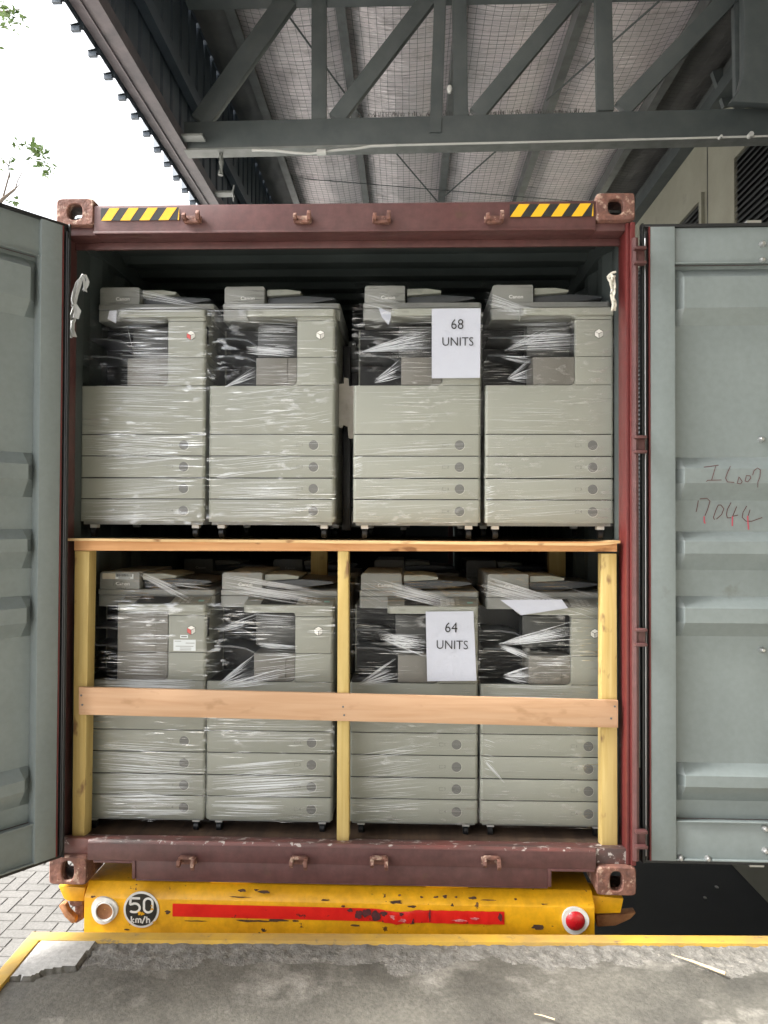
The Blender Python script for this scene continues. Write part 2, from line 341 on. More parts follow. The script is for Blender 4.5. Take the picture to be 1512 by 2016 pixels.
for i in range(-120, 120):
    for j in range(-80, 160):
        k = (i-j) % 4
        if k == 0: brick(i*a, j*a, 2*a, a)
        elif k == 2: brick(i*a, j*a, a, 2*a) if False else None
for i in range(-120, 120):
    for j in range(-80, 160):
        if (i-j) % 4 == 3: brick(i*a, j*a, a, 2*a) if True else None
tag(obj('paved_yard', bm, [M['paver'], M['joint']], smooth=0), kind='structure')

# dock: slab the photographer stands on
dock = empty('dock_floor', (E0.x, E0.y, 0), DA); tag(dock, kind='structure')
def dl(x, y):     # px on dock plane -> dock local
    p = atZ(x, y, ZD); d = Vector((p.x-E0.x, p.y-E0.y)); c, s = math.cos(DA), math.sin(DA); return Vector((d.x*c+d.y*s, -d.x*s+d.y*c))
SW = .053
bm = B(); prism(bm, [(0, -.001), (9, -.001), (9, -14), (0, -14)], ZG, ZD-.035); box(bm, SW+4.0, 9, -14, -SW, ZD-.036, ZD); box(bm, SW, SW+4.0, -14, -1.2, ZD-.036, ZD)
obj('dock_block', bm, M['concretefar'], dock, smooth=0)
crack = [dl(*p) for p in ((190, 1850), (186.6, 1856.5), (179, 1868.5), (165, 1882), (155, 1900), (144.5, 1904.6), (117, 1903.8), (89.4, 1909), (58.5, 1923.6), (15.5, 1921.8), (-60, 1925))]
poly = [(p.x, p.y) for p in crack] + [(-.2, -.3), (-.2, .05)]
def inside(x, y):
    c = False; n = len(poly)
    for i in range(n):
        x1, y1 = poly[i]; x2, y2 = poly[(i+1) % n]
        if (y1 > y) != (y2 > y) and x < (x2-x1)*(y-y1)/(y2-y1)+x1: c = not c
    return c
def dcrack(x, y):
    b = 9
    for i in range(len(crack)-1):
        p, q = crack[i], crack[i+1]; d = q-p; t = max(0, min(1, (Vector((x, y))-p).dot(d)/d.length_squared)); b = min(b, (Vector((x, y))-p-d*t).length)
    return b
bm = B(); NX, NY = 420, 125; sx = 4.0/NX; sy = (1.2-SW)/NY; grid = []
for j in range(NY+1):
    row = []
    for i in range(NX+1):
        x = SW+i*sx; y = -SW-j*sy; v = Vector((x*1.0, y, .3)); wx = x+.008*mn.noise(v*22)+.006*mn.noise(v*60); wy = y+.008*mn.noise(v*22+Vector((5, 5, 5)))+.006*mn.noise(v*60+Vector((1, 2, 3)))
        lo = -.009 + .003*mn.noise(v*2.3) + .0012*mn.noise(v*30)
        t = -y-SW; band = max(0, 1-t/(.13+.10*(mn.noise(Vector((x*3.1, 7, 0)))+.3)))
        rub = abs(mn.noise(v*15))*.010 + abs(mn.noise(v*37))*.009 + mn.noise(v*80)*.004
        z = lo + (min(1, band*2.2))*(rub-.003)
        z = min(z, .0 - .006*max(0, 1-t/.02))
        if inside(wx, wy): z = .0 + .0006*mn.noise(v*9); 
        elif dcrack(wx, wy) < .010+.008*mn.noise(v*11): z = -.022
        if i == 0 or i == NX or j == NY or (j == 0 and z < -.02): z = min(z, -.004) if j else -.01
        row.append((bm.verts.new((x, y, ZD+z)), band, inside(wx, wy)))
    grid.append(row)
for j in range(NY):
    for i in range(NX):
        f = bm.faces.new((grid[j][i][0], grid[j+1][i][0], grid[j+1][i+1][0], grid[j][i+1][0]))
        f.material_index = 2 if grid[j][i][2] and grid[j+1][i+1][2] else (1 if grid[j][i][1] > .12 + .5*mn.noise(Vector((i*.09, j*.09, 2))) and grid[j][i][1] > 0 else 0)
obj('worn_surface', bm, [M['concrete'], M['rubble'], M['slab']], dock, smooth=40)
bm = B()
box(bm, .0, 9, -SW, .004, ZD-.09, ZD+.004); box(bm, 0, SW, -12, -SW, ZD-.09, ZD+.004); obj('yellow_edge_angle', bm, M['edge'], dock, bevel=.003)
# loose wood splinters on the dock
def splinter(p0, p1, w0, label):
    a_ = atZ(*p0, ZD+.006); b_ = atZ(*p1, ZD+.009); bm = B(); tube(bm, [a_, a_.lerp(b_, .4)+Vector((0, 0, .002)), b_], [.001, w0*.7, w0], 4); 
    tag(obj('wood_splinter', bm, M['splinter'], smooth=0), label, 'splinter')
splinter((1322, 1879), (1428, 1917), .007, 'long pale wood splinter lying on the concrete dock at right')
splinter((1052, 1996), (1092, 2007), .003, 'thin short wood sliver on the concrete at the bottom edge')

LL = {1411: 'largest pale scrap on the dark yard under the right door', 1388: 'pale scrap nearest the trailer bumper on the dark yard', 1430: 'pale scrap on the dark yard just below the right door edge', 1350: 'tiniest and leftmost pale scrap on the dark yard'}
for (px, py, sz) in ((1411, 1747, .016), (1388, 1768, .014)):
    p = atZ(px, py, ZG); bm = B(); bmesh.ops.create_icosphere(bm, subdivisions=1, radius=sz)
    for v in bm.verts: v.co *= 1+.4*mn.noise(v.co*60); v.co.z *= .5
    shift(bm, (p.x, p.y, p.z+sz*.2)); tag(obj('litter_scrap', bm, M['white'], smooth=0), LL[px], 'litter', 'pale scraps on the dark yard')
# ================================================================== CONTAINER
cont = empty('shipping_container', (0, 0, 0), 0, 'dark red high shipping container with both grey doors open, loaded with copiers', 'container')
L = 12.19
def casting(x0, z0, label=None):
    x1 = x0+.162; z1 = z0+.118; cx = (x0+x1)/2; cz = (z0+z1)/2; n = 36; bm = B()
    y0, y1 = -.006, .172
    def sup(a, b, e, t):
        c, s = math.cos(t), math.sin(t); return (a*math.copysign(abs(c)**e, c), b*math.copysign(abs(s)**e, s))
    T = [2*math.pi*(k+.5)/n for k in range(n)]
    prof = []
    for (aw, ah, e, y) in ((.034, .020, .55, .03), (.038, .030, .75, y0+.004), (.040, .032, .75, y0), (.076, .054, .25, y0), (.081, .059, .22, y0+.007), (.081, .059, .22, y1)):
        if aw < .06: aw, ah = (.026, .040) if z0 < 1 else (.032, .034); aw += (.004 if y == y0 else 0); ah += (.004 if y == y0 else 0)
        prof.append([bm.verts.new((cx+sup(aw, ah, e, t)[0], y, cz+sup(aw, ah, e, t)[1])) for t in T])
    for q in range(len(prof)-1):
        for k in range(n): bm.faces.new((prof[q][k], prof[q+1][k], prof[q+1][(k+1) % n], prof[q][(k+1) % n]))
    bmesh.ops.recalc_face_normals(bm, faces=bm.faces)
    obj('corner_casting', bm, M['rust'], cont, smooth=40)
casting(-1.219, 2.778); casting(1.057, 2.778); casting(-1.219, 0); casting(1.057, 0)
for s in (-1, 1):
    bm = B()
    if s > 0:
        box(bm, 1.184, 1.1985, .010, .125, .12, 2.775); box(bm, 1.199, 1.219, -.004, .14, .122, 2.773); 
    else:
        box(bm, -1.1985, -1.184, .010, .125, .12, 2.775); box(bm, -1.219, -1.199, -.004, .14, .122, 2.773)
    obj('corner_post', bm, M['red'] if s > 0 else M['maroon'], cont, bevel=.004)  # right post gets a brighter red: light from the left put into its colour
    # rear end frame post
    bm = B(); 
    (box(bm, 1.09, 1.219, L-.1, L, 0, 2.896) if s > 0 else box(bm, -1.219, -1.09, L-.1, L, 0, 2.896)); obj('end_post', bm, M['maroon'], cont)
# header
bm = B()
prism(bm, [(0.0, 2.745), (0.0, 2.862), (.010, 2.868), (.12, 2.872), (.12, 2.745)], -1.057, 1.057, 'x'); box(bm, -1.184, -1.0572, .02, .12, 2.745, 2.777); box(bm, 1.0572, 1.184, .02, .12, 2.745, 2.777)
box(bm, -1.184, 1.184, .104, .118, 2.715, 2.7448)
box(bm, -1.058, 1.058, -.006, .0, 2.742, 2.752)
obj('header_beam', bm, M['maroon'], cont, bevel=.002)
# sill with the two fork pockets left open
bm = B()
prism(bm, [(0, .104), (0, .176), (.010, .186), (.10, .170), (.10, .104)], -1.057, 1.057, 'x'); prism(bm, [(.02, .119), (.02, .183), (.10, .170), (.10, .119)], -1.184, -1.0572, 'x'); prism(bm, [(.02, .119), (.02, .183), (.10, .170), (.10, .119)], 1.0572, 1.184, 'x')
obj('sill_beam', bm, M['sill'], cont, bevel=.002)
bm = B(); box(bm, -.852, .860, .001, .05, .028, .1045); box(bm, -.866, -.852, -.004, .045, .030, .1042); box(bm, .860, .874, -.004, .045, .030, .1042)
box(bm, -1.03, -.8661, -.0045, .02, .0945, .1041); box(bm, .8741, 1.05, -.0045, .02, .0945, .1041); box(bm, -.852, .86, .0, .06, .022, .0275)
# front skin of the sill above the pockets
box(bm, -1.055, 1.055, -.0025, -.0002, .1045, .174)
obj('sill_face', bm, M['maroon'], cont, bevel=.0015)
bm = B(); box(bm, -1.19, 1.19, .1005, L-.1, .09, .14); obj('floor', bm, M['plyfloor'], cont)
def corr(n0, n1, d, pitch=.278):
    pts = []; x = n0
    while x < n1: pts += [(x, 0), (x+pitch*.26, 0), (x+pitch*.5, d), (x+pitch*.76, d)]; x += pitch
    return pts
bm = B()
for s in (-1, 1):
    P = corr(.12, L-.1, .036); A = [bm.verts.new((s*(1.185+.8*q), y, .11)) for y, q in P]; Bv = [bm.verts.new((v.co.x, v.co.y, 2.80)) for v in A]
    for i in range(len(A)-1): bm.faces.new((A[i], A[i+1], Bv[i+1], Bv[i]))
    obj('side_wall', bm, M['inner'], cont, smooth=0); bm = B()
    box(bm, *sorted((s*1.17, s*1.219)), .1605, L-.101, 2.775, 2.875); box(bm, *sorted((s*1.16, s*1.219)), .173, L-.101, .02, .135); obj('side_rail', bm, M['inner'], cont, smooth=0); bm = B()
P = corr(.12, L-.1, .022, .21); A = [bm.verts.new((-1.19, y, 2.862-q)) for y, q in P]; Bv = [bm.verts.new((1.19, v.co.y, v.co.z)) for v in A]
for i in range(len(A)-1): bm.faces.new((A[i], A[i+1], Bv[i+1], Bv[i]))
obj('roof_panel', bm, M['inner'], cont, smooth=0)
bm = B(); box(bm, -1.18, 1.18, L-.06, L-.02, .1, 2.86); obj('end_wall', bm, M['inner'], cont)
# interior lining strips near the door posts
# hinge lugs
for z in (2.62, 1.845, 1.06, .245):
    for s in (-1, 1):
        bm = B(); x0, x1 = sorted((s*1.205, s*1.252)); box(bm, x0, x1, -.02, -.0045, z-.033, z+.033); box(bm, x0, x1, -.05, -.0202, z-.036, z-.024); box(bm, x0, x1, -.05, -.0202, z+.024, z+.036)
        obj('hinge_lug', bm, M['maroon'], cont, bevel=.003)
bm = B(); 
tube(bm, [(1.214, -.012, .15), (1.214, -.012, 2.70)], .014, 8); obj('hinge_pin_rail', bm, M['maroon'], cont)
# keepers
def keeper(px, py, top):
    c = at(px, py, -.003); bm = B(); s = 1 if top else -1
    box(bm, c.x-.040, c.x+.036, -.014, -.003, c.z-.014, c.z+.014)
    for dx, h in ((-.036, .034), (.022, .044)):
        z0 = c.z-s*.02; 
        prism(bm, [(-.014, z0), (-.052, z0+s*.004), (-.058, z0+s*h*.6), (-.046, z0+s*h), (-.036, z0+s*h*.7), (-.030, z0+s*.02), (-.014, z0+s*.024)], c.x+dx, c.x+dx+.015, 'x')
    box(bm, c.x-.03, c.x+.03, -.034, -.0141, c.z-s*.018-.006, c.z-s*.018+.006)
    obj('lock_keeper', bm, M['rust'], cont, bevel=.002)
for px in (381, 597, 752, 972): keeper(px, 433, True)
for px in (371, 590, 747, 966): keeper(px, 1693, False)
# hazard stripes
def hazard(x0, x1, z0, z1, first):
    bm = B(); box(bm, x0, x1, -.0075, -.006, z0, z1, 0); p = (x1-x0)/3.93; h = (z1-z0)
    edges = []
    for k in range(-1, 5):
        a0 = x0+(k*.96+.02)*p; b0 = a0+.50*p; sh = .42*p
        q = [(a0, z0), (b0, z0), (b0+sh, z1), (a0+sh, z1)]
        q = [(min(max(x, x0), x1), z) for x, z in q]
        if q[1][0]-q[0][0] < .002 and q[2][0]-q[3][0] < .002: continue
        try: prism(bm, q, -.0082, -.0076, 'y', 1)
        except Exception: pass
    obj('hazard_sticker', bm, [M['signblack'], M['hazy']], cont, smooth=0)
M['hazy'] = mat('hazard_yellow', (.75, .42, .012), .4, var=(.68, .38, .015), vscale=8)
hazard(-1.025, -.69, 2.797, 2.850, 0); hazard(.700, 1.045, 2.797, 2.850, 0)

# doors --------------------------------------------------------------
ZR = [(2.590, 2.545, 2.416, 2.353), (1.80, 1.750, 1.69, 1.62), (1.49, 1.45, 1.40, 1.33), (1.22, 1.175, 1.115, 1.055), (.53, .49, .445, .375)]
def wz(z):    # depth of the door skin behind the frame face at height z
    for a1, b1, c1, d1 in ZR:
        if d1 <= z <= a1:
            if z > b1: return .056-.049*(a1-z)/(a1-b1)
            if z < c1: return .056-.049*(z-d1)/(c1-d1)
            return .007
    return .056
def door(hx, hy, ang, flip, label, bolts):
    """local: +x away from the hinge, -y is the inner face looking at the viewer when flip=1"""
    d = empty('door', (hx, hy, 0), ang); d['label'] = label; d.parent = cont
    f = flip; Wd = 1.17; z0, z1 = .145, 2.753
    def X(v): return f*v
    fw_ = .10 if flip > 0 else .088
    def bx(bm, a, b_, y0, y1, c, e, mi=0): lo, hi = sorted((X(a), X(b_))); box(bm, lo, hi, y0, y1, c, e, mi)
    bm = B(); bx(bm, 0, .10 if f > 0 else .088, 0, .057, z0, z1); bx(bm, Wd-.10, Wd, 0, .057, z0, z1)
    bx(bm, fw_, Wd-.1, .018, .05, 2.606, z1); bx(bm, fw_, Wd-.1, .018, .05, z0, .30); bx(bm, fw_, Wd-.1, .006, .0178, 2.600, 2.606); bx(bm, fw_, Wd-.1, .006, .0178, .300, .306); bx(bm, fw_, Wd-.1, .003, .0178, z0, z0+.006)
    obj('door_frame', bm, M['grey'], d, bevel=.002)
    bm = B(); zs = [2.606]; 
    for r_ in ZR: zs += list(r_)
    zs += [.30]; xs = [fw_, fw_+.04, Wd-.14, Wd-.1]
    rows = []
    for z in zs:
        rows.append([bm.verts.new((X(x), (.056 if x in (fw_, Wd-.1) else wz(z)), z)) for x in xs])
    for i in range(len(rows)-1):
        for k in range(3): bm.faces.new((rows[i][k], rows[i+1][k], rows[i+1][k+1], rows[i][k+1]))
    obj('door_panel', bm, M['grey'], d, smooth=20, bevel=0)
    bm = B(); bx(bm, .001, Wd-.001, .0575, .063, z0, z1); obj('door_outer_skin', bm, M['maroon'], d)
    bm = B(); bx(bm, -.006, -.001, -.001, .05, z0, z1); obj('red_paint_edge', bm, M['red'], d)
    bm = B(); bx(bm, -.036, -.028, -.002, .03, z0-.012, z1+.014); bx(bm, -.0278, -.007, .012, .045, z0-.010, z1); bx(bm, -.036, Wd+.01, .006, .03, z1+.001, z1+.013); bx(bm, -.036, Wd+.01, .006, .03, z0-.012, z0-.001)
    tube(bm, [(X(-.021), .003, z0), (X(-.021), .001, (z0+z1)/2), (X(-.021), .003, z1-.02)], .006, 6)
    obj('door_gasket', bm, M['rubber'], d, bevel=.001)
    bm = B(); tube(bm, [(X(-.0235), -.005, z0+.02), (X(-.0232), -.006, 1.4), (X(-.0235), -.005, z1-.05)], .0022, 4); obj('gasket_trim', bm, M['metal'] if f > 0 else M['rubber'], d)
    for (bxx, bz) in bolts:
        bm = B(); y = wz(bz) if .3 < bz < 2.6 else .018; tube(bm, [(X(bxx), y, bz), (X(bxx), y-.012, bz), (X(bxx), y-.02, bz)], [.013, .012, .006], 8); obj('bolt', bm, M['metal'], d)
    for bxx in (.45, .95):
        bm = B(); tube(bm, [(X(bxx), .095, .12), (X(bxx), .095, 2.80)], .017, 10); box(bm, X(bxx)-.03, X(bxx)+.03, .064, .11, 2.755, 2.80); box(bm, X(bxx)-.03, X(bxx)+.03, .064, .11, .10, .143); obj('locking_bar', bm, M['metal'], d)
    return d
rdoor = door(1.281, -.002, math.radians(-.6), 1, 'grey door swung fully back beside the right post, red handwriting on it', [(.46, 2.68), (.46, 2.612), (.47, 1.875), (.47, 1.0), (.46, .28), (.46, .19), (.12, .153), (.23, .153)])
# hand-written number on the right door
def hw(lines, parent, wd, matname):
    bm = B()
    inv = (Matrix.Translation((1.281, -.002, 0)) @ Matrix.Rotation(math.radians(-.6), 4, 'Z')).inverted()
    for pts in lines:
        out = []
        for i in range(len(pts)-1):
            for k in range(5):
                t = k/5; out.append((pts[i][0]*(1-t)+pts[i+1][0]*t, pts[i][1]*(1-t)+pts[i+1][1]*t))
        out.append(pts[-1]); P3 = []
        for (x, y) in out:
            px, py = 1340+x/8.79, 880+y/8.79
            p = at(px, py, .03)
            for _ in range(4): p = at(px, py, wz(p.z)-.003)
            q = inv @ p; P3.append((q.x, wz(q.z)-.0025, q.z))
        stroke(bm, P3, wd)
    obj('handwriting', bm, matname, parent, smooth=0)
M['marker'] = mat('marker_dark_red', (.10, .045, .045), .6); M['markred'] = mat('marker_red', (.40, .07, .10), .6)
hw([[(395, 350), (520, 335), (650, 315)], [(600, 330), (560, 470), (530, 575)], [(440, 600), (460, 578), (700, 572)],
    [(855, 330), (800, 450), (768, 540), (800, 605), (920, 615)], [(1000, 520), (970, 630), (1030, 640), (1055, 600), (1010, 530), (995, 520)],
    [(1125, 510), (1105, 590), (1150, 605), (1205, 540), (1190, 500), (1120, 498)], [(1235, 490), (1260, 410), (1320, 365), (1370, 400), (1360, 520), (1325, 610), (1322, 700)],
    [(300, 925), (285, 1020), (262, 1125)], [(325, 900), (450, 888), (500, 940), (460, 1080), (415, 1190)],
    [(640, 1010), (600, 1100), (560, 1220), (580, 1258)], [(640, 1005), (690, 1005), (740, 1070), (700, 1170), (610, 1250)],
    [(865, 960), (800, 1080), (785, 1170), (800, 1228), (870, 1225)], [(960, 1030), (920, 1130), (890, 1200), (985, 1178)],
    [(1135, 1020), (1070, 1130), (1055, 1220), (1120, 1285), (1220, 1285), (1400, 1220)], [(1190, 1085), (1160, 1190)]], rdoor, .0034, M['marker'])
hw([[(400, 1200), (402, 1290), (420, 1325)], [(890, 1195), (885, 1290), (885, 1370)], [(1150, 1190), (1155, 1320), (1165, 1430)]], rdoor, .0055, M['markred'])
ldoor = door(-1.158, -.072, math.radians(90-37.5), -1, 'grey door swung towards the viewer at the left of the container', [(.33, .95), (.33, .79), (.33, .645), (.33, .19), (.33, 2.68)])

# ================================================================== TRAILER
trl = empty('container_trailer', (0, 0, ZG), 0, 'yellow painted trailer with chipped rear beam carrying the container', 'trailer')
def tobj(name, bm, m, par=None, **k):
    if par is None: shift(bm, (0, 0, -ZG))
    else: shift(bm, (0, 0, -ZG))
    return obj(name, bm, m, par or trl, **k)
YB = .02
bm = B(); prism(bm, [(YB, -.34), (YB, -.062), (YB+.010, -.050), (YB+.05, -.014), (YB+.24, -.012), (YB+.24, -.34)], -1.078, 1.056, 'x'); beam_o = tobj('rear_beam', bm, M['yellow'], bevel=.004)
for a_, b_ in ((410, 490), (838, 922)):
    bm = B(); x0 = at(a_, 1740, .03).x; x1 = at(b_, 1740, .03).x; box(bm, x0, x1, YB+.045, YB+.15, -.013, .004); tobj('beam_pad', bm, M['yellow'], bevel=.003)
# torn red reflective strip
bm = B(); xa, xb = at(340, 1790, YB).x, at(993, 1808, YB).x; n = 90; prev = None
for i in range(n+1):
    t = i/n; x = xa+(xb-xa)*t; zc = at(340+653*t, 1791+16*t, YB).z; dmg = max(0, 1-abs(t-.70)/.13)
    hh = .0265*(1-.10*dmg*(mn.noise(Vector((i*.5, 0, 0)))+.6)); zc -= .010*max(0, 1-abs(t-.68)/.06)
    y = YB-.003-.010*dmg*abs(mn.noise(Vector((i*.35, 3, 0)))) - (.004*abs(math.sin(i*.9)) if .64 < t < .96 else 0)
    q = [bm.verts.new((x, y+.001, zc+hh)), bm.verts.new((x, y-.004*dmg, zc+hh*.2)), bm.verts.new((x, y, zc-hh))]
    if prev: 
        for k in range(2): bm.faces.new((prev[k], prev[k+1], q[k+1], q[k]))
    prev = q
strip_o = tobj('reflective_strip', bm, M['strip'])
# rust and scrapes where the photograph shows them
def blob(bm, px, py, rx, ry, y, sd, mi=0):
    c_ = at(px, py, y); kx = (y-CAM.y)/F_; P_ = []
    for i in range(16):
        t = 2*math.pi*i/16; q = 1+.75*mn.noise(Vector((math.cos(t)*1.7+sd, math.sin(t)*1.7, sd*.7))); P_.append((c_.x+rx*kx*q*math.cos(t), c_.z+ry*kx*q*math.sin(t)))
    prism(bm, P_, y-.0008, y, 'y', mi)
bm = B()
for i, (px, py, rx, ry) in enumerate(((478, 1753, 9, 2.5), (520, 1756, 12, 2.5), (505, 1752, 4, 2), (500, 1813, 26, 2.2), (545, 1812, 22, 2.6), (582, 1813, 5, 1.5), (518, 1831, 4, 3), (380, 1813, 20, 1.3), (470, 1766, 22, 1.2),
        (780, 1776, 12, 3), (830, 1766, 3, 2), (858, 1766, 5, 1.6), (876, 1765, 5, 3), (898, 1766, 3, 1.5), (930, 1768, 7, 2.6), (787, 1762, 3, 2), (812, 1785, 8, 2), (890, 1782, 3, 3), (700, 1822, 10, 1.5), (640, 1772, 9, 1.5), (1015, 1770, 3, 2), (1060, 1825, 12, 5), (1072, 1780, 6, 1), (250, 1830, 5, 1.5), (183, 1765, 5, 2), (330, 1796, 5, 3), (960, 1772, 14, 1))): blob(bm, px, py, rx, ry, YB-.0004, i*1.3)
merge(beam_o, bm, [M['bowl2']], -ZG)
bm = B()
for i, (px, py, rx, ry, mi) in enumerate(((690, 1792, 6, 3, 0), (706, 1800, 7, 7, 0), (722, 1797, 8, 8, 0), (741, 1803, 7, 8, 0), (756, 1799, 6, 5, 0), (775, 1806, 9, 4, 1), (792, 1812, 10, 3, 1), (811, 1815, 5, 5, 0), (846, 1803, 2, 9, 0), (905, 1812, 14, 2, 1), (935, 1809, 8, 2, 1), (985, 1806, 4, 6, 0), (790, 1800, 4, 3, 0), (676, 1784, 4, 2, 0))): blob(bm, px, py, rx, ry, YB-.0085, i*2.1, mi)
merge(strip_o, bm, [M['scuff'], M['tapeglint']], -ZG)
# round speed sign
c = at(278.5, 1790.5, YB-.002); bm = B(); disc(bm, c.x, c.z, .0755, YB-.004, YB-.0005, 40); sg = tobj('speed_sign', bm, M['white'])
bm = B(); disc(bm, c.x, c.z, .0665, YB-.0052, YB-.0042, 40); tobj('sign_disc', bm, M['signblack'], sg)
def glyphs(strokes, sc_, ox, oz, wd, y):
    bm = B()
    for s in strokes: stroke(bm, [(ox+px*sc_, y, oz+py*sc_) for px, py in s], wd)
    return bm
Z = [(.95, 1.0), (.25, 1.0), (.2, .62)]; 
def arc(cx, cy, rx, ry, a0, a1, n=12): return [(cx+rx*math.cos(math.radians(a0+(a1-a0)*k/n)), cy+ry*math.sin(math.radians(a0+(a1-a0)*k/n))) for k in range(n+1)]
five = [[(.80, 1.0), (.12, 1.0)], [(.14, 1.0), (.10, .58)], [(.10, .58)] + [(.10, .56)] + arc(.44, .34, .34, .30, 120, -90) + arc(.36, .16, .26, .12, -90, -160, 4)]
zero = [arc(1.38, .72, .30, .28, 0, 180) + [(1.08, .3)] + arc(1.38, .32, .30, .28, 180, 360) + [(1.68, .72)]]
bm = glyphs(five+zero, .060, c.x-.053, c.z-.012, .0095, YB-.0058)
kmh = [[(0, 0), (0, 1)], [(.42, .62), (.05, .3), (.45, 0)], [(.72, 0), (.72, .64)], arc(.92, .42, .2, .22, 170, 0, 6) + [(1.12, 0)], arc(1.32, .42, .2, .22, 170, 0, 6) + [(1.52, 0)], [(1.72, -.1), (2.2, 1.05)], [(2.45, 0), (2.45, 1)], arc(2.68, .40, .22, .24, 170, 0, 6) + [(2.9, 0)]]
b2 = glyphs(kmh, .0265, c.x-.041, c.z-.054, .0058, YB-.0058); me_ = bpy.data.meshes.new('x'); b2.to_mesh(me_); bm.from_mesh(me_); b2.free()
tobj('sign_lettering', bm, M['white'], sg, smooth=0)
bm = B()
for k, (dx, dz, r_) in enumerate(((-.005, -.013, .009), (.006, -.016, .008), (.046, .004, .006), (.044, .018, .004), (.058, -.05, .008))):
    prism(bm, [(c.x+dx+r_*(1+.5*math.sin(5*t+k))*math.cos(t), c.z+dz+r_*(1+.4*math.cos(3*t+k))*.8*math.sin(t)) for t in [2*math.pi*i/14 for i in range(14)]], YB-.0065, YB-.0060, 'y')
merge(sg, bm, [M['yellow']], -ZG)
# lamps
c = at(206, 1791, YB-.003); bm = B(); ring(bm, c.x, c.z, .037, .056, YB-.010, YB, 32, wob=.05); ring(bm, c.x+.004, c.z-.003, .036, .040, YB-.018, YB-.0101, 32); lp = tobj('lamp_ring', bm, M['white'])
bm = B(); n = 28; R_ = []
for r_, y in ((.038, YB-.0095), (.030, YB-.0045), (.016, YB-.0022), (.002, YB-.0015)): R_.append([bm.verts.new((c.x+r_*math.cos(2*math.pi*k/n), y, c.z+r_*math.sin(2*math.pi*k/n))) for k in range(n)])
for q in range(3):
    for k in range(n): bm.faces.new((R_[q][k], R_[q+1][k], R_[q+1][(k+1) % n], R_[q][(k+1) % n]))
tobj('lamp_bowl', bm, M['bowl'], lp, label='rusty bowl of the missing left lamp')
c = at(1132, 1811, YB-.003); bm = B(); ring(bm, c.x, c.z, .038, .055, YB-.012, YB, 32, wob=.03); lp = tobj('lamp_ring', bm, M['white'])
bm = B(); R_ = []
for r_, y in ((.040, YB-.012), (.034, YB-.020), (.02, YB-.025), (.001, YB-.027)): R_.append([bm.verts.new((c.x+r_*math.cos(2*math.pi*k/n), y, c.z+r_*math.sin(2*math.pi*k/n))) for k in range(n)])
for q in range(3):
    for k in range(n): bm.faces.new((R_[q][k], R_[q+1][k], R_[q+1][(k+1) % n], R_[q][(k+1) % n]))
tobj('lamp_lens', bm, M['lens'], lp)
# twistlock brackets
def pz(pts, y): return [(at(x, yy, y).x, at(x, yy, y).z) for x, yy in pts]
s4 = lambda L_: [(90+x/6.048, 1670+y/6.048) for x, y in L_]
bm = B(); prism(bm, pz(s4([(150, 450), (470, 470), (452, 632), (265, 630), (215, 600)]), .05), .05, .19, 'y'); tobj('twistlock_bracket', bm, M['yellow'], bevel=.003)
bm = B(); prism(bm, pz(s4([(150, 690), (190, 655), (232, 668), (262, 745), (350, 835), (352, 890), (310, 900), (225, 822)]), .04), .04, .07, 'y'); h_ = tobj('twistlock_handle', bm, M['bowl'], bevel=.005)
bm = B(); prism(bm, pz(s4([(345, 690), (445, 650), (445, 845), (365, 895), (340, 890)]), .08), .08, .13, 'y'); prism(bm, pz(s4([(272, 636), (440, 632), (430, 680), (330, 698), (290, 680)]), .06), .06, .13, 'y'); tobj('twistlock_base', bm, M['rust'], bevel=.004)
s3 = lambda L_: [(1150+x/4.177, 1660+y/4.177) for x, y in L_]
bm = B(); prism(bm, pz(s3([(60, 430), (325, 455), (300, 575), (90, 580)]), .08), .08, .20, 'y'); tobj('twistlock_bracket', bm, M['yellow'], bevel=.003)
bm = B(); prism(bm, pz(s3([(100, 590), (330, 585), (430, 575), (380, 625), (260, 680), (110, 690)]), .12), .12, .17, 'y'); tobj('twistlock_handle', bm, M['bowl'], bevel=.004)
for s in (-1, 1):
    bm = B(); x = .42*s; box(bm, x-.09, x+.09, YB+.25, 11.8, -.05, -.03); box(bm, x-.09, x+.09, YB+.25, 11.8, -.40, -.38); box(bm, x-.012, x+.012, YB+.25, 11.8, -.38, -.05); tobj('frame_rail', bm, M['chassis'])
for y in (2.4, 3.7):
    bm = B(); tube(bm, [(-.8, y, -.72), (.8, y, -.72)], .06, 10); tobj('axle', bm, M['chassis'])
    for s in (-1, 1):
        bm = B(); tube(bm, [(s*.62, y, -.72), (s*.66, y, -.72), (s*1.10, y, -.72), (s*1.14, y, -.72)], [.46, .5, .5, .46], 28); wh = tobj('wheel', bm, M['tyre'])
        bm = B(); tube(bm, [(s*1.141, y, -.72), (s*1.15, y, -.72)], [.27, .25], 20); tobj('rim', bm, M['metal'], wh)

# ================================================================== TIMBER SHELF
tim = empty('timber_shelf', (0, .07, .17), 0, 'pine and plywood shelf carrying the upper row of copiers inside the container', 'timber shelf')
def tb(name, bm, m, lab=None, **k): shift(bm, (0, -.07, -.17)); return obj(name, bm, M[m], tim, label=lab, **k)
def post(pa, pb, dep, lab=None, y=.07, m='pine'):
    (x0, y0_), (x1, y1_), (x2, y2_), (x3, y3_) = pa[0], pa[1], pb[0], pb[1]
    bm = B(); P = [at(x0, y0_, y), at(x1, y1_, y), at(x3, y3_, y), at(x2, y2_, y)]
    prism(bm, [(p.x, p.z) for p in P], y, y+dep, 'y'); return tb('post', bm, m, lab, bevel=.003)
post([(142, 1649), (166, 1649)], [(147, 1085), (176, 1085)], .075)
post([(663, 1658), (687, 1655)], [(665, 1085), (686, 1085)], .075, y=.065)
post([(1184, 1669), (1216, 1671)], [(1184, 1090), (1214, 1090)], .06)
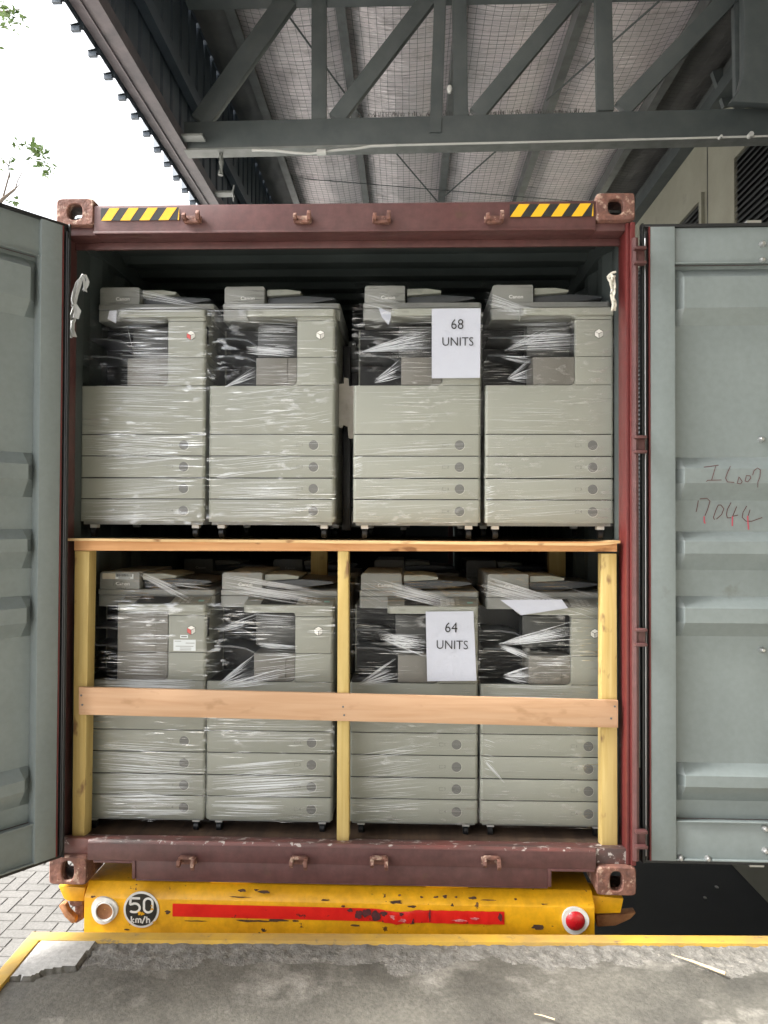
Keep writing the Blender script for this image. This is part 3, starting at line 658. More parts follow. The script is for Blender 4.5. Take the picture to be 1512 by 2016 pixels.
def beam(name, px, y, dep, m, lab=None, **k):
    bm = B(); P = [at(a_, b_, y) for a_, b_ in px]; prism(bm, [(p.x, p.z) for p in P], y, y+dep, 'y'); return tb(name, bm, m, lab, bevel=.002, **k)
beam('front_beam', [(146, 1084), (1215, 1086), (1215, 1067), (146, 1064)], .06, .035, 'pineX')
# plywood deck, slightly sagging sheets of layered ply with a lifted corner
bm = B(); n = 40; rows = []
for i in range(n+1):
    t = i/n; x = -1.176+2.345*t; zt = 1.449-.010*t+.0015*mn.noise(Vector((t*9, 0, 0)))+(.012*max(0, (t-.965)/.035) if t > .965 else 0)
    rows.append([bm.verts.new((x, y, z)) for y, z in ((.045, zt), (.045, zt-.0105), (2.2, 1.420), (2.2, 1.4305))])
for i in range(n):
    a_, b_ = rows[i], rows[i+1]
    for k in range(4): bm.faces.new((a_[k], a_[(k+1) % 4], b_[(k+1) % 4], b_[k]))
bm.faces.new(rows[0][::-1]); bm.faces.new(rows[-1]); bmesh.ops.recalc_face_normals(bm, faces=bm.faces)
tb('deck_sheet', bm, 'ply', smooth=0)
beam('cross_board', [(155, 1407), (1217, 1433), (1217, 1379), (155, 1353)], .045, .018, 'plank', 'wide peach coloured board nailed across the three posts')
# second frame behind the first row
for xx in (-.26, 1.06):
    bm = B(); box(bm, xx, xx+.09, 1.05, 1.11, .17, 1.38); tb('post', bm, 'pine')
bm = B(); box(bm, -1.12, 1.13, 1.04, 1.09, 1.385, 1.419); box(bm, -1.12, 1.13, 2.1, 2.15, 1.385, 1.419); tb('rear_beam', bm, 'pineX')
for x, z in ((1.13, .71), (1.145, .76), (-1.105, .74), (-1.11, .78), (.010, .745), (.015, .71)):
    bm = B(); disc(bm, x, z, .0045, .0425, .0449, 8); tb('nail', bm, 'knob')

# ================================================================== COPIERS
CW = .566
def face_poly(x0, x1, y0, y1, rl, rr): return rpoly(x0, x1, y0, y1, (rl, rr, 0, 0), 6)
ZDR = [.070, .173, .268, .367, .463]
def emblem(x, z, y, red=False):
    bm = B(); r = .0205
    def P(a_, k=1): return (x+r*k*math.cos(math.radians(a_))*.98, z+r*k*math.sin(math.radians(a_)))
    c_ = (x-.001, z+.001)
    prism(bm, [P(a_, 1.08) for a_ in (30, 90, 150, 210, 270, 330)], y-.0012, y, 'y', 3)
    def q(pts, mi): prism(bm, pts, y-.0022, y-.0013, 'y', mi)
    q([P(30, .98), P(90, .98), P(150, .98), (c_[0], c_[1]+.001)], 0)
    q([P(154, .98), P(206, .98), P(266, .98), (c_[0]-.0012, c_[1]-.001)], 2 if red else 0)
    q([P(26, .98), (c_[0]+.0014, c_[1]-.001), P(274, .98), P(334, .98)], 1)
    return obj('cube_emblem', bm, [M['cube'], M['cubeside'], M['cubered'], M['ink']], None, smooth=0)
def make_parts():
    """all parts of one copier at the origin; returns [(object, [sub-parts])]"""
    out = []
    # body
    bm = B(); h = CW/2
    prism(bm, rpoly(-h+.002, h-.002, .018, .66, (.0, .012, .02, .02)), .073, .679)
    prism(bm, rpoly(-h+.397, h-.002, .018, .66, (0, .012, .02, 0)), .6792, 1.0)
    box(bm, -h+.004, -h+.3968, .27, .655, .6794, .999)
    body = obj('body', bm, M['shell'], None, bevel=.0015)
    bm = B(); box(bm, -h+.012, h-.012, .02, .64, .058, .0725); box(bm, -h+.03, h-.06, .012, .03, .063, .0728); s1 = obj('base_plate', bm, M['shell2'], body)
    bm = B(); box(bm, -h+.012, -h+.396, .2665, .2695, .684, .998); s2 = obj('bay_lining', bm, M['dark'], body)
    bm = B(); box(bm, -h+.3935, -h+.3965, .03, .27, .684, .985); box(bm, -h+.006, -h+.393, .02, .266, .6798, .682); s3 = obj('bay_lining', bm, M['dark'], body)
    bm = B(); box(bm, h-.0019, h+.0005, .03, .055, .875, .955); s4_ = obj('grip_recess', bm, M['dark'], body)
    out.append((body, [s1, s2, s3, s4_]))
    bm = B(); box(bm, -h+.006, h-.012, .006, .0175, .075, .676); box(bm, -h+.400, h-.012, .006, .0175, .678, .985); out.append((obj('seam_backing', bm, M['dark'], None), []))
    # column front cover in three pieces with seams
    for a_, b_ in ((.683, .8065), (.809, .9705), (.973, .990)):
        bm = B(); prism(bm, face_poly(-h+.396, h, 0, .0178, .004, .016), a_, b_); out.append((obj('column_cover', bm, M['shell'], None, bevel=.0012), []))
    def fil(cx, cz, sz, rr): return [(cx, cz)]+[(cx-rr+rr*math.cos(math.radians(a_)), cz+sz*(rr-rr*math.sin(math.radians(a_)))) for a_ in range(0, 91, 15)]
    bm = B(); prism(bm, fil(-h+.3965, .6808, 1, .024), .0005, .017, 'y'); prism(bm, fil(-h+.3965, .9885, -1, .016), .0005, .05, 'y'); out.append((obj('bay_corner_trim', bm, M['shell'], None), []))
    bm = B(); prism(bm, face_poly(-h, h, 0, .0178, .016, .016), .4655, .6805); out.append((obj('front_door', bm, M['shell'], None, bevel=.0012), []))
    for k in range(4):
        bm = B(); prism(bm, face_poly(-h, h, 0, .0178, .016, .016), ZDR[k]+(.0018 if k in (0, 3) else .003), ZDR[k+1]-(.0018 if k in (0, 3) else .003)); d = obj('paper_drawer', bm, M['shell'], None, bevel=.0012)
        zc = (ZDR[k]+ZDR[k+1])/2; x = -h+.472; bm = B(); disc(bm, x+.0012, zc-.0012, .0225, -.0006, .0, 28); r_ = obj('handle_ring', bm, M['knobring'], d)
        bm = B(); disc(bm, x, zc, .0215, -.0014, -.0007, 28); box(bm, x-.019, x+.019, -.0035, -.0009, zc-.002, zc+.004); hd = obj('handle', bm, M['knob'], d)
        bm = B(); x = -h+.412; t_ = .0012
        for q in ((x-.016, x+.002, zc-.007, zc-.007+t_), (x-.016, x+.002, zc+.006, zc+.006+t_), (x-.016, x-.016+t_, zc-.007, zc+.007)): box(bm, q[0], q[1], -.0008, -.0002, q[2], q[3])
        tb_ = text_bm(str(4-k), .018); shift(tb_, (x+.009, -.0006, zc)); me_ = bpy.data.meshes.new('x'); tb_.to_mesh(me_); bm.from_mesh(me_); tb_.free()
        lb = obj('drawer_number', bm, M['greyink'], d, smooth=0); out.append((d, [r_, hd, lb]))
    # casters
    for x in (-h+.05, h-.05):
        for y in (.05, .58):
            bm = B(); box(bm, x-.016, x+.016, y-.012, y+.02, .043, .0578); tube(bm, [(x-.012, y+.004, .0225), (x-.010, y+.004, .0225), (x+.010, y+.004, .0225), (x+.012, y+.004, .0225)], [.018, .0215, .0215, .018], 14, 1); out.append((obj('caster', bm, [M['logo'], M['dark']], None, smooth=30), []))
    # inner covers, trays
    bm = B(); prism(bm, rpoly(-h+.212, -h+.3945, .684, .8065, (0, .022, 0, 0), 6), .004, .20, 'y'); prism(bm, rpoly(-h+.2135, -h+.352, .688, .8045, (0, .014, 0, 0), 5), -.0005, .0038, 'y'); ic = obj('inner_cover', bm, M['taupe'], None, bevel=.001); out.append((ic, []))
    bm = B(); box(bm, -h+.200, -h+.393, .10, .20, .83, .972); out.append((obj('upper_inner_cover', bm, M['deeptaupe'], None, bevel=.003), []))
    for z0_, x1_ in ((.825, .215), (.905, .2)):
        bm = B(); pts = [(-h+.02, z0_+.006), (-h+.10, z0_+.006), (-h+.16, z0_-.002), (-h+x1_, z0_-.026)]; prism(bm, pts+[(p[0], p[1]-.008) for p in pts[::-1]], .06, .26, 'y'); out.append((obj('output_tray', bm, M['tray'], None), []))
    # scanner and document feeder
    bm = B(); prism(bm, rpoly(-h+.035, h+.012, .10, .62, (.012, .02, .02, .02)), 1.0005, 1.052); out.append((obj('scanner', bm, M['shell2'], None, bevel=.003), []))
    bm = B(); prism(bm, rpoly(-h+.035, h+.012, .095, .60, (.012, .02, .02, .02)), 1.054, 1.079); prism(bm, rpoly(-h+.042, -h+.228, 1.0795, 1.160, (0, 0, .010, .014)), .10, .58, 'y'); fd = obj('document_feeder', bm, M['shell2'], None, bevel=.004)
    tt = text_bm('Canon', .022, .0003, sx=1.12); shift(tt, (-h+.150, .0992, 1.104)); lg = obj('lettering', tt, M['logo'], fd, smooth=0); out.append((fd, [lg]))
    bm = B(); pts = [(-h+.236, 1.150), (-h+.330, 1.152), (-h+.395, 1.142), (-h+.39, 1.130), (-h+.236, 1.120)]; prism(bm, pts, .12, .42, 'y'); t1 = obj('feeder_tray', bm, M['shell'], None, bevel=.003)
    bm = B(); pts = [(-h+.236, 1.118), (-h+.40, 1.128), (-h+.54, 1.118), (-h+.555, 1.110), (-h+.50, 1.10), (-h+.40, 1.088), (-h+.236, 1.082)]; prism(bm, pts, .14, .50, 'y'); t2 = obj('tray_underside', bm, M['tray'], t1, bevel=.003); out.append((t1, [t2]))
    # control panel
    bm = B(); tl = lambda y: .988+.13*(y+.035)*1.0
    x0, x1 = -h+.165, h-.001
    P = rpoly(x0, x1, -.012, .12, (.022, .014, 0, 0), 6)
    A = [bm.verts.new((x, y, .989+max(0, y)*.02)) for x, y in P]; Bv = [bm.verts.new((x, y, 1.0215+.24*(y+.012))) for x, y in P]; n = len(P)
    for i in range(n): bm.faces.new((A[i], A[(i+1) % n], Bv[(i+1) % n], Bv[i]))
    bm.faces.new(A[::-1]); bm.faces.new(Bv); bmesh.ops.recalc_face_normals(bm, faces=bm.faces)
    cp = obj('control_panel', bm, M['shell'], None, bevel=.003, seg=2)
    def top(y): return 1.0223+.24*(y+.012)
    def plate(xa_, xb_, ya, yb, m, nm):
        bm = B(); v = [bm.verts.new(p) for p in ((xa_, ya, top(ya)), (xb_, ya, top(ya)), (xb_, yb, top(yb)), (xa_, yb, top(yb)))]; bm.faces.new(v); return obj(nm, bm, M[m], cp, smooth=0)
    ss = [plate(x0+.075, x0+.235, .0, .095, 'dark', 'screen')]
    bm = B()
    for i in range(3):
        for j in range(4):
            xa_ = x0+.262+i*.022; ya = .01+j*.022; v = [bm.verts.new(p) for p in ((xa_, ya, top(ya)), (xa_+.014, ya, top(ya)), (xa_+.014, ya+.012, top(ya+.012)), (xa_, ya+.012, top(ya+.012)))]; bm.faces.new(v)
    ss.append(obj('keypad', bm, M['knobring'], cp, smooth=0)); ss.append(plate(x0+.355, x0+.380, .03, .05, 'teal', 'start_key'))
    bm = B(); tt = text_bm('C5030', .011); shift(tt, (x0+.065, -.0135, 1.006)); ss.append(obj('model_lettering', tt, M['greyink'], cp, smooth=0)); out.append((cp, ss))
    em = emblem(-h+.500, .908, -.0002, False); out.append((em, [])); 
    return out
protos = make_parts()
def place(parts, root, skip=(), first=False):
    res = {}
    for o, subs in parts:
        if o.name.split('.')[0] in skip: continue
        c_ = o.copy(); COL.objects.link(c_); c_.parent = root; res.setdefault(o.name.split('.')[0], []).append(c_)
        for s in subs:
            k = s.copy(); COL.objects.link(k); k.parent = c_
    return res
# film ---------------------------------------------------------------
H_FILM = [(.060, -.0065), (.30, -.0060), (.62, -.0065), (.94, -.0075), (.983, -.0155), (1.024, -.0165)]
def yfilm(z, x):
    """front of the film above a point of the copier's front"""
    if z <= 1.024:
        for (za, ya), (zb, yb) in zip(H_FILM, H_FILM[1:]):
            if za <= z <= zb: return ya+(yb-ya)*(z-za)/(zb-za)
        return -.0065
    zt = ztop(x); t = min(1, (z-1.024)/(zt-1.024)); return -.0165+.105*t
def ztop(x):
    u = (x+CW/2)/CW; return 1.168-(0 if u < .42 else (u-.42)/.58*.072)
def wrap(root, base, px_clusters, fans, seed, density=1.0):
    rnd = random.Random(seed); bm = B(); h = CW/2
    xs = [-h-.006+(CW+.014)*i/34 for i in range(35)]; path = [.060+.030*i for i in range(31)]+[.983, 1.004, 1.024]; rows = []
    so = seed*3.7
    for z in path: rows.append([bm.verts.new((x, yfilm(z, x)-.0015*abs(mn.noise(Vector((x*7+so, z*30, 1)))), z)) for x in xs])
    for t in (.25, .5, .75, 1): rows.append([bm.verts.new((x, -.0165+.105*t, 1.024+(ztop(x)-1.024)*t - .012*math.sin(math.pi*t)*(1+mn.noise(Vector((x*9+so, t*3, 0)))))) for x in xs])
    for y in (.2, .34, .5, .64): rows.append([bm.verts.new((x, y, ztop(x)+.004*mn.noise(Vector((x*8+so, y*8, 0)))-(.05 if y > .6 else 0))) for x in xs])
    for j in range(len(rows)-1):
        for i in range(34): bm.faces.new((rows[j][i], rows[j][i+1], rows[j+1][i+1], rows[j+1][i]))
    for s, col in ((-1, 0), (1, 34)):     # side sheets
        ed = [rows[j][col] for j in range(34)]; pr = ed
        for y in (.2, .42, .66):
            nx = [bm.verts.new((s*(h+.006+(.004*abs(mn.noise(Vector((y*9+so, v.co.z*20, s)))))), y, v.co.z)) for v in ed]
            for j in range(len(ed)-1): bm.faces.new((pr[j], pr[j+1], nx[j+1], nx[j]) if s > 0 else (pr[j+1], pr[j], nx[j], nx[j+1]))
            pr = nx
    def loc(px, py):
        p = at(px, py, base.y); 
        q = p-base
        yy = yfilm(min(max(q.z, .06), 1.16), q.x)
        p = at(px, py, base.y+yy); return p-base
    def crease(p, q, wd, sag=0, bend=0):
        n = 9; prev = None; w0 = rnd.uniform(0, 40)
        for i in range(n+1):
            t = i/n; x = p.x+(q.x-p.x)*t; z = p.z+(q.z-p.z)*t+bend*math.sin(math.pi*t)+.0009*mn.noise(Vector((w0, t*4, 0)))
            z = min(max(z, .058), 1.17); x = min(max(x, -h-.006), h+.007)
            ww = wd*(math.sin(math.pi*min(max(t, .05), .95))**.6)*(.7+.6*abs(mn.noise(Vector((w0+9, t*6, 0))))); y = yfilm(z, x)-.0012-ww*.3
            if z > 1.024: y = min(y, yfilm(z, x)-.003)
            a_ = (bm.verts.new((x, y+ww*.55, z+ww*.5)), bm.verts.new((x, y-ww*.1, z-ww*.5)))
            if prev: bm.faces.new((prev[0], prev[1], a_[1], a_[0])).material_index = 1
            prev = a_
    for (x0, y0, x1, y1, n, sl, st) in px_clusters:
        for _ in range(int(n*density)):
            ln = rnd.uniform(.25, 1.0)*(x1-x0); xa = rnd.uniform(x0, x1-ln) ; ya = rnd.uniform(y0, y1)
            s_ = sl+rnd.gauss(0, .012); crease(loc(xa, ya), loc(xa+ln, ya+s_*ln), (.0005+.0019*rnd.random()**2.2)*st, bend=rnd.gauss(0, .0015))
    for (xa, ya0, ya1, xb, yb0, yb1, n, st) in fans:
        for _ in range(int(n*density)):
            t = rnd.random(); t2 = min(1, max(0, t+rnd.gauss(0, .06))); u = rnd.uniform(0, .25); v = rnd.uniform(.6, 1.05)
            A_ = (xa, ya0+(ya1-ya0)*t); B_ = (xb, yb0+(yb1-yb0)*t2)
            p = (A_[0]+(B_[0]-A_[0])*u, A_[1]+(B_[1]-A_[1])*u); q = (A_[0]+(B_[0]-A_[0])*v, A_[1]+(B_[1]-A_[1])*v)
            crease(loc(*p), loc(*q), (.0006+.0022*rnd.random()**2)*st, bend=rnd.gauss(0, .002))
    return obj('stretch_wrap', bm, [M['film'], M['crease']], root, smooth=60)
YC = .20; ZU, ZL = 1.4515, .132
def cx_(a_, b_, y): return (at(a_, y, YC).x+at(b_, y, YC).x)/2
# (left px, right px, base z, label, clusters, fans)
specs = [
 (157, 403, 900, ZU, 'leftmost copier of the upper row, its film densely streaked over every drawer',
  [(238, 612, 330, 690, 34, .02, 1), (236, 695, 380, 758, 75, .01, 1.2), (185, 758, 378, 815, 48, .03, 1), (165, 846, 378, 895, 40, .06, 1.1), (195, 895, 372, 940, 20, -.08, 1), (190, 945, 385, 985, 20, -.06, 1), (160, 986, 386, 1024, 36, -.02, 1), (236, 606, 400, 614, 14, -.01, 1.4), (150, 812, 380, 850, 8, .04, .8)],
  [(262, 566, 585, 400, 600, 606, 22, .9), (250, 640, 640, 262, 690, 692, 6, 1.6)]),
 (408, 661, 900, ZU, 'second copier from the left in the upper row, bright film glare over its output bay',
  [(500, 628, 586, 690, 40, .03, 1), (484, 680, 580, 697, 34, .08, 1.6), (450, 770, 600, 850, 18, -.12, .8), (412, 900, 600, 940, 12, -.10, .9), (415, 948, 600, 985, 34, -.02, 1), (418, 985, 600, 1022, 22, .0, 1), (430, 600, 665, 612, 16, 0, 1.2), (585, 760, 655, 840, 10, -.2, .8), (500, 715, 586, 750, 10, .04, .7)],
  [(442, 762, 762, 502, 722, 745, 16, 1.2), (440, 572, 605, 520, 585, 612, 10, .8), (418, 940, 940, 480, 925, 945, 8, 1.2)]),
 (694, 948, 900, ZU, 'third copier from the left in the upper row, under the upper paper notice',
  [(780, 650, 852, 692, 26, -.04, 1.1), (700, 575, 790, 605, 22, .25, .9), (700, 770, 900, 850, 12, -.02, .6), (700, 860, 930, 1022, 26, -.05, .65), (694, 900, 715, 940, 18, -.3, .9), (800, 608, 905, 640, 10, 0, .8)],
  [(708, 693, 694, 850, 640, 690, 44, 1.15), (735, 750, 755, 792, 700, 742, 22, 1.3)]),
 (952, 1212, 900, ZU, 'rightmost copier of the upper row, against the red corner post',
  [(1005, 625, 1138, 690, 40, -.03, 1), (1000, 655, 1138, 685, 24, -.06, 1.3), (953, 955, 975, 1022, 26, -.25, 1), (980, 940, 1190, 1020, 14, -.07, .5), (960, 800, 1120, 850, 8, .02, .5), (975, 600, 1060, 620, 16, .02, 1.3)],
  [(955, 572, 606, 1035, 606, 620, 34, 1), (998, 745, 748, 1046, 704, 752, 26, 1.3), (985, 700, 705, 1046, 700, 722, 16, 1.1), (992, 690, 692, 1080, 640, 690, 20, 1)]),
 (157, 403, 1500, ZL, 'leftmost copier of the lower row, bay closed by a cover, pale sticker and felt-pen writing',
  [(244, 1205, 332, 1335, 42, .01, .9), (190, 1336, 385, 1357, 40, .02, 1.2), (190, 1455, 385, 1480, 14, .05, 1), (190, 1480, 386, 1525, 34, .07, 1.1), (195, 1530, 386, 1562, 24, 0, 1.1), (195, 1565, 386, 1606, 36, .0, 1.1), (235, 1195, 360, 1208, 20, 0, 1.2)],
  [(272, 1123, 1130, 372, 1165, 1190, 26, 1.1), (330, 1145, 1150, 420, 1150, 1165, 8, .8)]),
 (405, 655, 1500, ZL, 'second copier from the left in the lower row, left of the middle post',
  [(500, 1208, 586, 1245, 22, .05, .9), (508, 1266, 586, 1290, 26, .05, 1.5), (415, 1415, 640, 1462, 22, .0, .9), (415, 1503, 600, 1530, 16, -.08, 1.2), (415, 1532, 640, 1572, 40, -.06, 1.1), (415, 1576, 560, 1606, 22, .02, 1), (480, 1300, 640, 1340, 14, -.12, .9)],
  [(440, 1128, 1165, 632, 1160, 1195, 50, 1), (428, 1348, 1350, 500, 1286, 1335, 22, 1.2), (430, 1352, 1356, 560, 1312, 1345, 18, 1), (425, 1240, 1245, 510, 1205, 1225, 12, .9)]),
 (688, 941, 1500, ZL, 'third copier from the left in the lower row, under the lower paper notice',
  [(748, 1245, 840, 1284, 30, .05, 1.5), (700, 1482, 850, 1535, 26, -.16, .8), (700, 1535, 850, 1600, 22, -.08, .7), (700, 1140, 760, 1180, 12, .5, .8), (700, 1225, 735, 1262, 10, .1, 1.2)],
  [(745, 1138, 1165, 890, 1180, 1200, 40, 1), (705, 1347, 1350, 782, 1292, 1345, 28, 1.3), (745, 1246, 1256, 840, 1262, 1300, 24, 1.2)]),
 (945, 1200, 1500, ZL, 'rightmost copier of the lower row, partly behind the right timber post',
  [(950, 1440, 975, 1545, 14, .3, .9), (1050, 1290, 1130, 1325, 12, 0, 1), (952, 1345, 1150, 1375, 12, .02, .6), (1100, 1150, 1185, 1200, 14, .3, .8)],
  [(945, 1130, 1165, 1122, 1185, 1205, 46, 1.1), (980, 1266, 1272, 1128, 1222, 1262, 40, 1.1), (982, 1268, 1275, 1042, 1285, 1302, 20, 1.4), (990, 1328, 1334, 1048, 1308, 1352, 24, 1.3), (952, 1490, 1500, 992, 1535, 1540, 12, 1.3)]),
]
GRP = 'copiers wrapped in stretch film and stacked in the container'
roots = []
for i, (pa, pb, py, zb, lab, cl, fn) in enumerate(specs):
    x = cx_(pa, pb, py)
    if i == 7: x = .601+CW/2
    root = empty('copier', (x, YC, zb), 0, lab, 'copier', GRP); roots.append(root)
    res = place(protos, root, skip=('inner_cover', 'upper_inner_cover', 'cube_emblem') if i == 4 else ('cube_emblem',) if i == 0 else ())
    if i in (0, 4): e = emblem(-CW/2+.500, .908, -.0002, True); e.parent = root
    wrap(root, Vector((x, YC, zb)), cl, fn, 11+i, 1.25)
# closed bay of the lower left copier, with its stickers
r4 = roots[4]; h = CW/2
bm = B(); prism(bm, rpoly(-h+.168, -h+.3945, .684, .8065, (0, .022, 0, 0), 6), -.002, .20, 'y'); prism(bm, rpoly(-h+.168, -h+.3945, .809, .9850, 0), -.002, .20, 'y'); prism(bm, rpoly(-h+.170, -h+.340, .811, .983, 0), -.004, -.0022, 'y')
obj('bay_cover', bm, M['taupe'], r4, bevel=.001, label='taupe cover that closes the output bay')
bm = B(); box(bm, -h+.42, -h+.52, -.0012, -.0002, .815, .865, 0)
for k, (a_, b_) in enumerate(((.425, .455), (.475, .515), (.43, .51), (.45, .50), (.45, .5))): box(bm, -h+a_, -h+b_, -.0018, -.0013, .857-k*.008 - (.006 if k > 1 else 0), .859-k*.008 - (.006 if k > 1 else 0), 1)
box(bm, -h+.45, -h+.485, -.0012, -.0002, .872, .886, 0); box(bm, -h+.455, -h+.48, -.0018, -.0013, .876, .881, 1)
obj('sticker', bm, [M['label'], M['greyink']], r4, smooth=0, label='pale blue printed sticker')
bm = B(); box(bm, -h+.055, -h+.115, .0982, .0992, 1.126, 1.152, 0); box(bm, -h+.1155, -h+.200, .0982, .0992, 1.126, 1.150, 1)
xx = -h+.118
rb = random.Random(3)
while xx < -h+.193: wd_ = rb.choice((.001, .0018, .0026)); box(bm, xx, xx+wd_, .0974, .0981, 1.136, 1.149, 2); xx += wd_+rb.choice((.0009, .0016))
box(bm, -h+.13, -h+.185, .0974, .0981, 1.129, 1.1325, 2)
obj('barcode_sticker', bm, [M['beige'], M['label'], M['ink']], r4, smooth=0)
bm = B()
def hp(L_): return [(-h+.042+(x-120)*.000385, .0965, 1.1565-(y-80)*.00037) for x, y in L_]
for L_ in ([(300, 190), (290, 245)], [(325, 200), (345, 190), (352, 210), (315, 245), (358, 243)], [(400, 190), (372, 195), (368, 215), (395, 222), (392, 245), (365, 245)], [(420, 195), (410, 245)],
           [(325, 270), (322, 310)], [(345, 270), (342, 310)], [(370, 268), (355, 290), (368, 312), (390, 300), (388, 272), (370, 268)], [(405, 270), (425, 300), (440, 262)], [(440, 262), (432, 330)]): stroke(bm, hp(L_), .0022)
obj('felt_pen_writing', bm, M['greyink'], r4, smooth=0)
# rear rank of copiers, seen only as slivers above the tops and through the gap
for i, (x, z, lab) in enumerate([(-.90, ZL, 'copier in the dark rear rank, behind the leftmost lower copier'), (-.33, ZL, 'copier in the dark rear rank, behind the second lower copier'), (.31, ZL, 'copier in the dark rear rank, behind the lower paper notice'), (.89, ZL, 'copier in the dark rear rank, behind the rightmost lower copier'),
                                 (.02, ZU, 'dark copier seen through the gap between the middle upper copiers')]):
    root = empty('copier', (x, 1.5 if z == ZL else 1.20, z-.012 if z == ZU else z), 0, lab, 'copier', GRP); place(protos, root)
for o, subs in protos:
    for s in subs: bpy.data.objects.remove(s)
    bpy.data.objects.remove(o)
# torn foam board jammed in the gap
def gpoly(name, px, y, dep, m, lab, cat, bev=.002):
    bm = B(); P = [at(a_, b_, y) for a_, b_ in px]; prism(bm, [(p.x, p.z) for p in P], y, y+dep, 'y'); return tag(obj(name, bm, m, smooth=20, bevel=bev), lab, cat)
gpoly('foam_board', [(664, 838), (664, 756), (677, 755), (677, 743), (686, 745), (687, 760), (697, 760), (697, 864), (686, 862), (684, 840), (676, 836), (672, 843)], .42, .03, M['foam'], 'torn pale foam board wedged in the gap between the middle upper copiers', 'foam board')
gpoly('gap_strip', [(673, 1044), (673, 682), (690, 682), (690, 1044)], .62, .05, M['dark'], 'dark upright strip standing in the gap behind the torn foam board', 'timber')  # plain dark strip set in the gap

# ================================================================== PAPER
def sheet(px, y, lab, rows=10, curl=.006, seed=1, name='paper_notice', cat='paper'):
    P = [at(a_, b_, y) for a_, b_ in px]; o = P[0]; bm = B(); n = rows; g_ = []
    for j in range(n+1):
        g_.append([])
        for i in range(n+1):
            u, v = i/n, j/n; p = (P[0]*(1-u)+P[1]*u)*(1-v)+(P[3]*(1-u)+P[2]*u)*v
            dy = -.0015*(mn.noise(Vector((u*3+seed, v*3, 0)))+1)-curl*max(0, abs(v-.5)*2-.7)*.6-.0015*abs(mn.noise(Vector((u*2-v*3+seed, 4, 0))))
            g_[-1].append(bm.verts.new((p.x-o.x, dy, p.z-o.z)))
    for j in range(n):
        for i in range(n): bm.faces.new((g_[j][i], g_[j][i+1], g_[j+1][i+1], g_[j+1][i]))
    ob = obj(name, bm, M['paper'], None, smooth=60); ob.location = o; tag(ob, lab, cat); return ob, P
def notice(px, y, l1, c1, l2, c2, size, tilt, lab, seed):
    ob, P = sheet(px, y, lab, seed=seed, curl=.004)
    for s, c_, sz in ((l1, c1, size), (l2, c2, size)):
        t = text_bm(s, sz, -.0003, sx=.92); w_ = max(v.co.x for v in t.verts)-min(v.co.x for v in t.verts)
        cc = at(c_[0], c_[1], y)-P[0]; k = c_[2]*(y-CAM.y)/F_/w_
        for v in t.verts:
            x, z = v.co.x*k, v.co.z*k; v.co = Vector((x*math.cos(tilt)-z*math.sin(tilt)+cc.x, -.0062, x*math.sin(tilt)+z*math.cos(tilt)+cc.z))
        obj('lettering', t, M['ink'], ob, smooth=0)
    return ob
YN = YC-.020
notice([(850, 608), (946, 607), (945, 744), (850, 745)], YN, '68', (900, 640, 24), 'UNITS', (901, 674, 61), .062, 0, 'white paper notice reading 68 UNITS, on an upper copier', 2)
notice([(838, 1204), (932, 1203), (938, 1340), (841, 1341)], YN, '64', (888, 1236, 24), 'UNITS', (890, 1270, 61), .062, -.01, 'white paper notice reading 64 UNITS, on a lower copier', 5)
sheet([(745, 606), (772, 616), (765, 640), (752, 625)], YC+.08, 'small curled white paper corner under film on the third upper copier', 5, name='paper_sheet')
sheet([(216, 612), (230, 611), (229, 637), (212, 628)], YC-.004, 'small white paper fold under film on the leftmost upper copier', 5, name='paper_sheet')
sheet([(985, 1181), (1106, 1180), (1118, 1197), (1026, 1211)], YC-.034, 'large white paper sheet lying under film on the rightmost lower copier', 8, name='paper_sheet')

# ================================================================== ROPE AND RAG
bm = B(); rr = random.Random(5)
def rope(px, y, r_): 
    P = [at(a_, b_, y+rr.uniform(-.012, .012)) for a_, b_ in px]; Q = []
    for i in range(len(P)-1):
        for k in range(4): Q.append(P[i].lerp(P[i+1], k/4)+Vector((rr.gauss(0, .0008), 0, rr.gauss(0, .0008))))
    Q.append(P[-1]); tube(bm, Q, r_, 6)
rope([(1212, 535), (1204, 538), (1196, 545), (1199, 553), (1208, 550), (1210, 543)], .035, .005)
rope([(1204, 548), (1206, 565), (1203, 580), (1207, 598), (1205, 612)], .035, .0055); rope([(1209, 548), (1211, 566), (1208, 585), (1212, 600), (1210, 612)], .03, .005); rope([(1200, 550), (1205, 570), (1209, 590), (1206, 608)], .025, .0045)
rope([(1199, 545), (1203, 541), (1208, 546), (1203, 552)], .02, .006)
tag(obj('rope', bm, M['rope']), 'pale knotted rope tied to the right corner post above the copiers', 'rope')
bm = B()
def ragstrip(px, w0, y):
    P = [at(a_, b_, y+rr.uniform(-.006, .006)) for a_, b_ in px]; prev = None
    for i, p in enumerate(P):
        ww = w0*1.6*(.6+.6*rr.random()); q = (bm.verts.new(p+Vector((-ww, rr.uniform(-.006, .006), rr.uniform(-.006, .006)))), bm.verts.new(p+Vector((0, -.008, 0))), bm.verts.new(p+Vector((ww, rr.uniform(-.006, .006), rr.uniform(-.006, .006)))))
        if prev:
            for k in range(2): bm.faces.new((prev[k], prev[k+1], q[k+1], q[k]))
        prev = q
ragstrip([(166, 541), (160, 548), (152, 556), (146, 572), (143, 590), (146, 604), (150, 620), (144, 634), (143, 650), (146, 664)], .006, -.01)
ragstrip([(163, 543), (157, 556), (150, 580), (146, 604), (140, 622), (135, 645), (141, 667)], .005, -.012)
ragstrip([(168, 543), (172, 552), (170, 562), (165, 572)], .006, -.012); ragstrip([(164, 545), (166, 558), (168, 574)], .004, -.014); ragstrip([(145, 600), (153, 612), (149, 626)], .008, -.012)
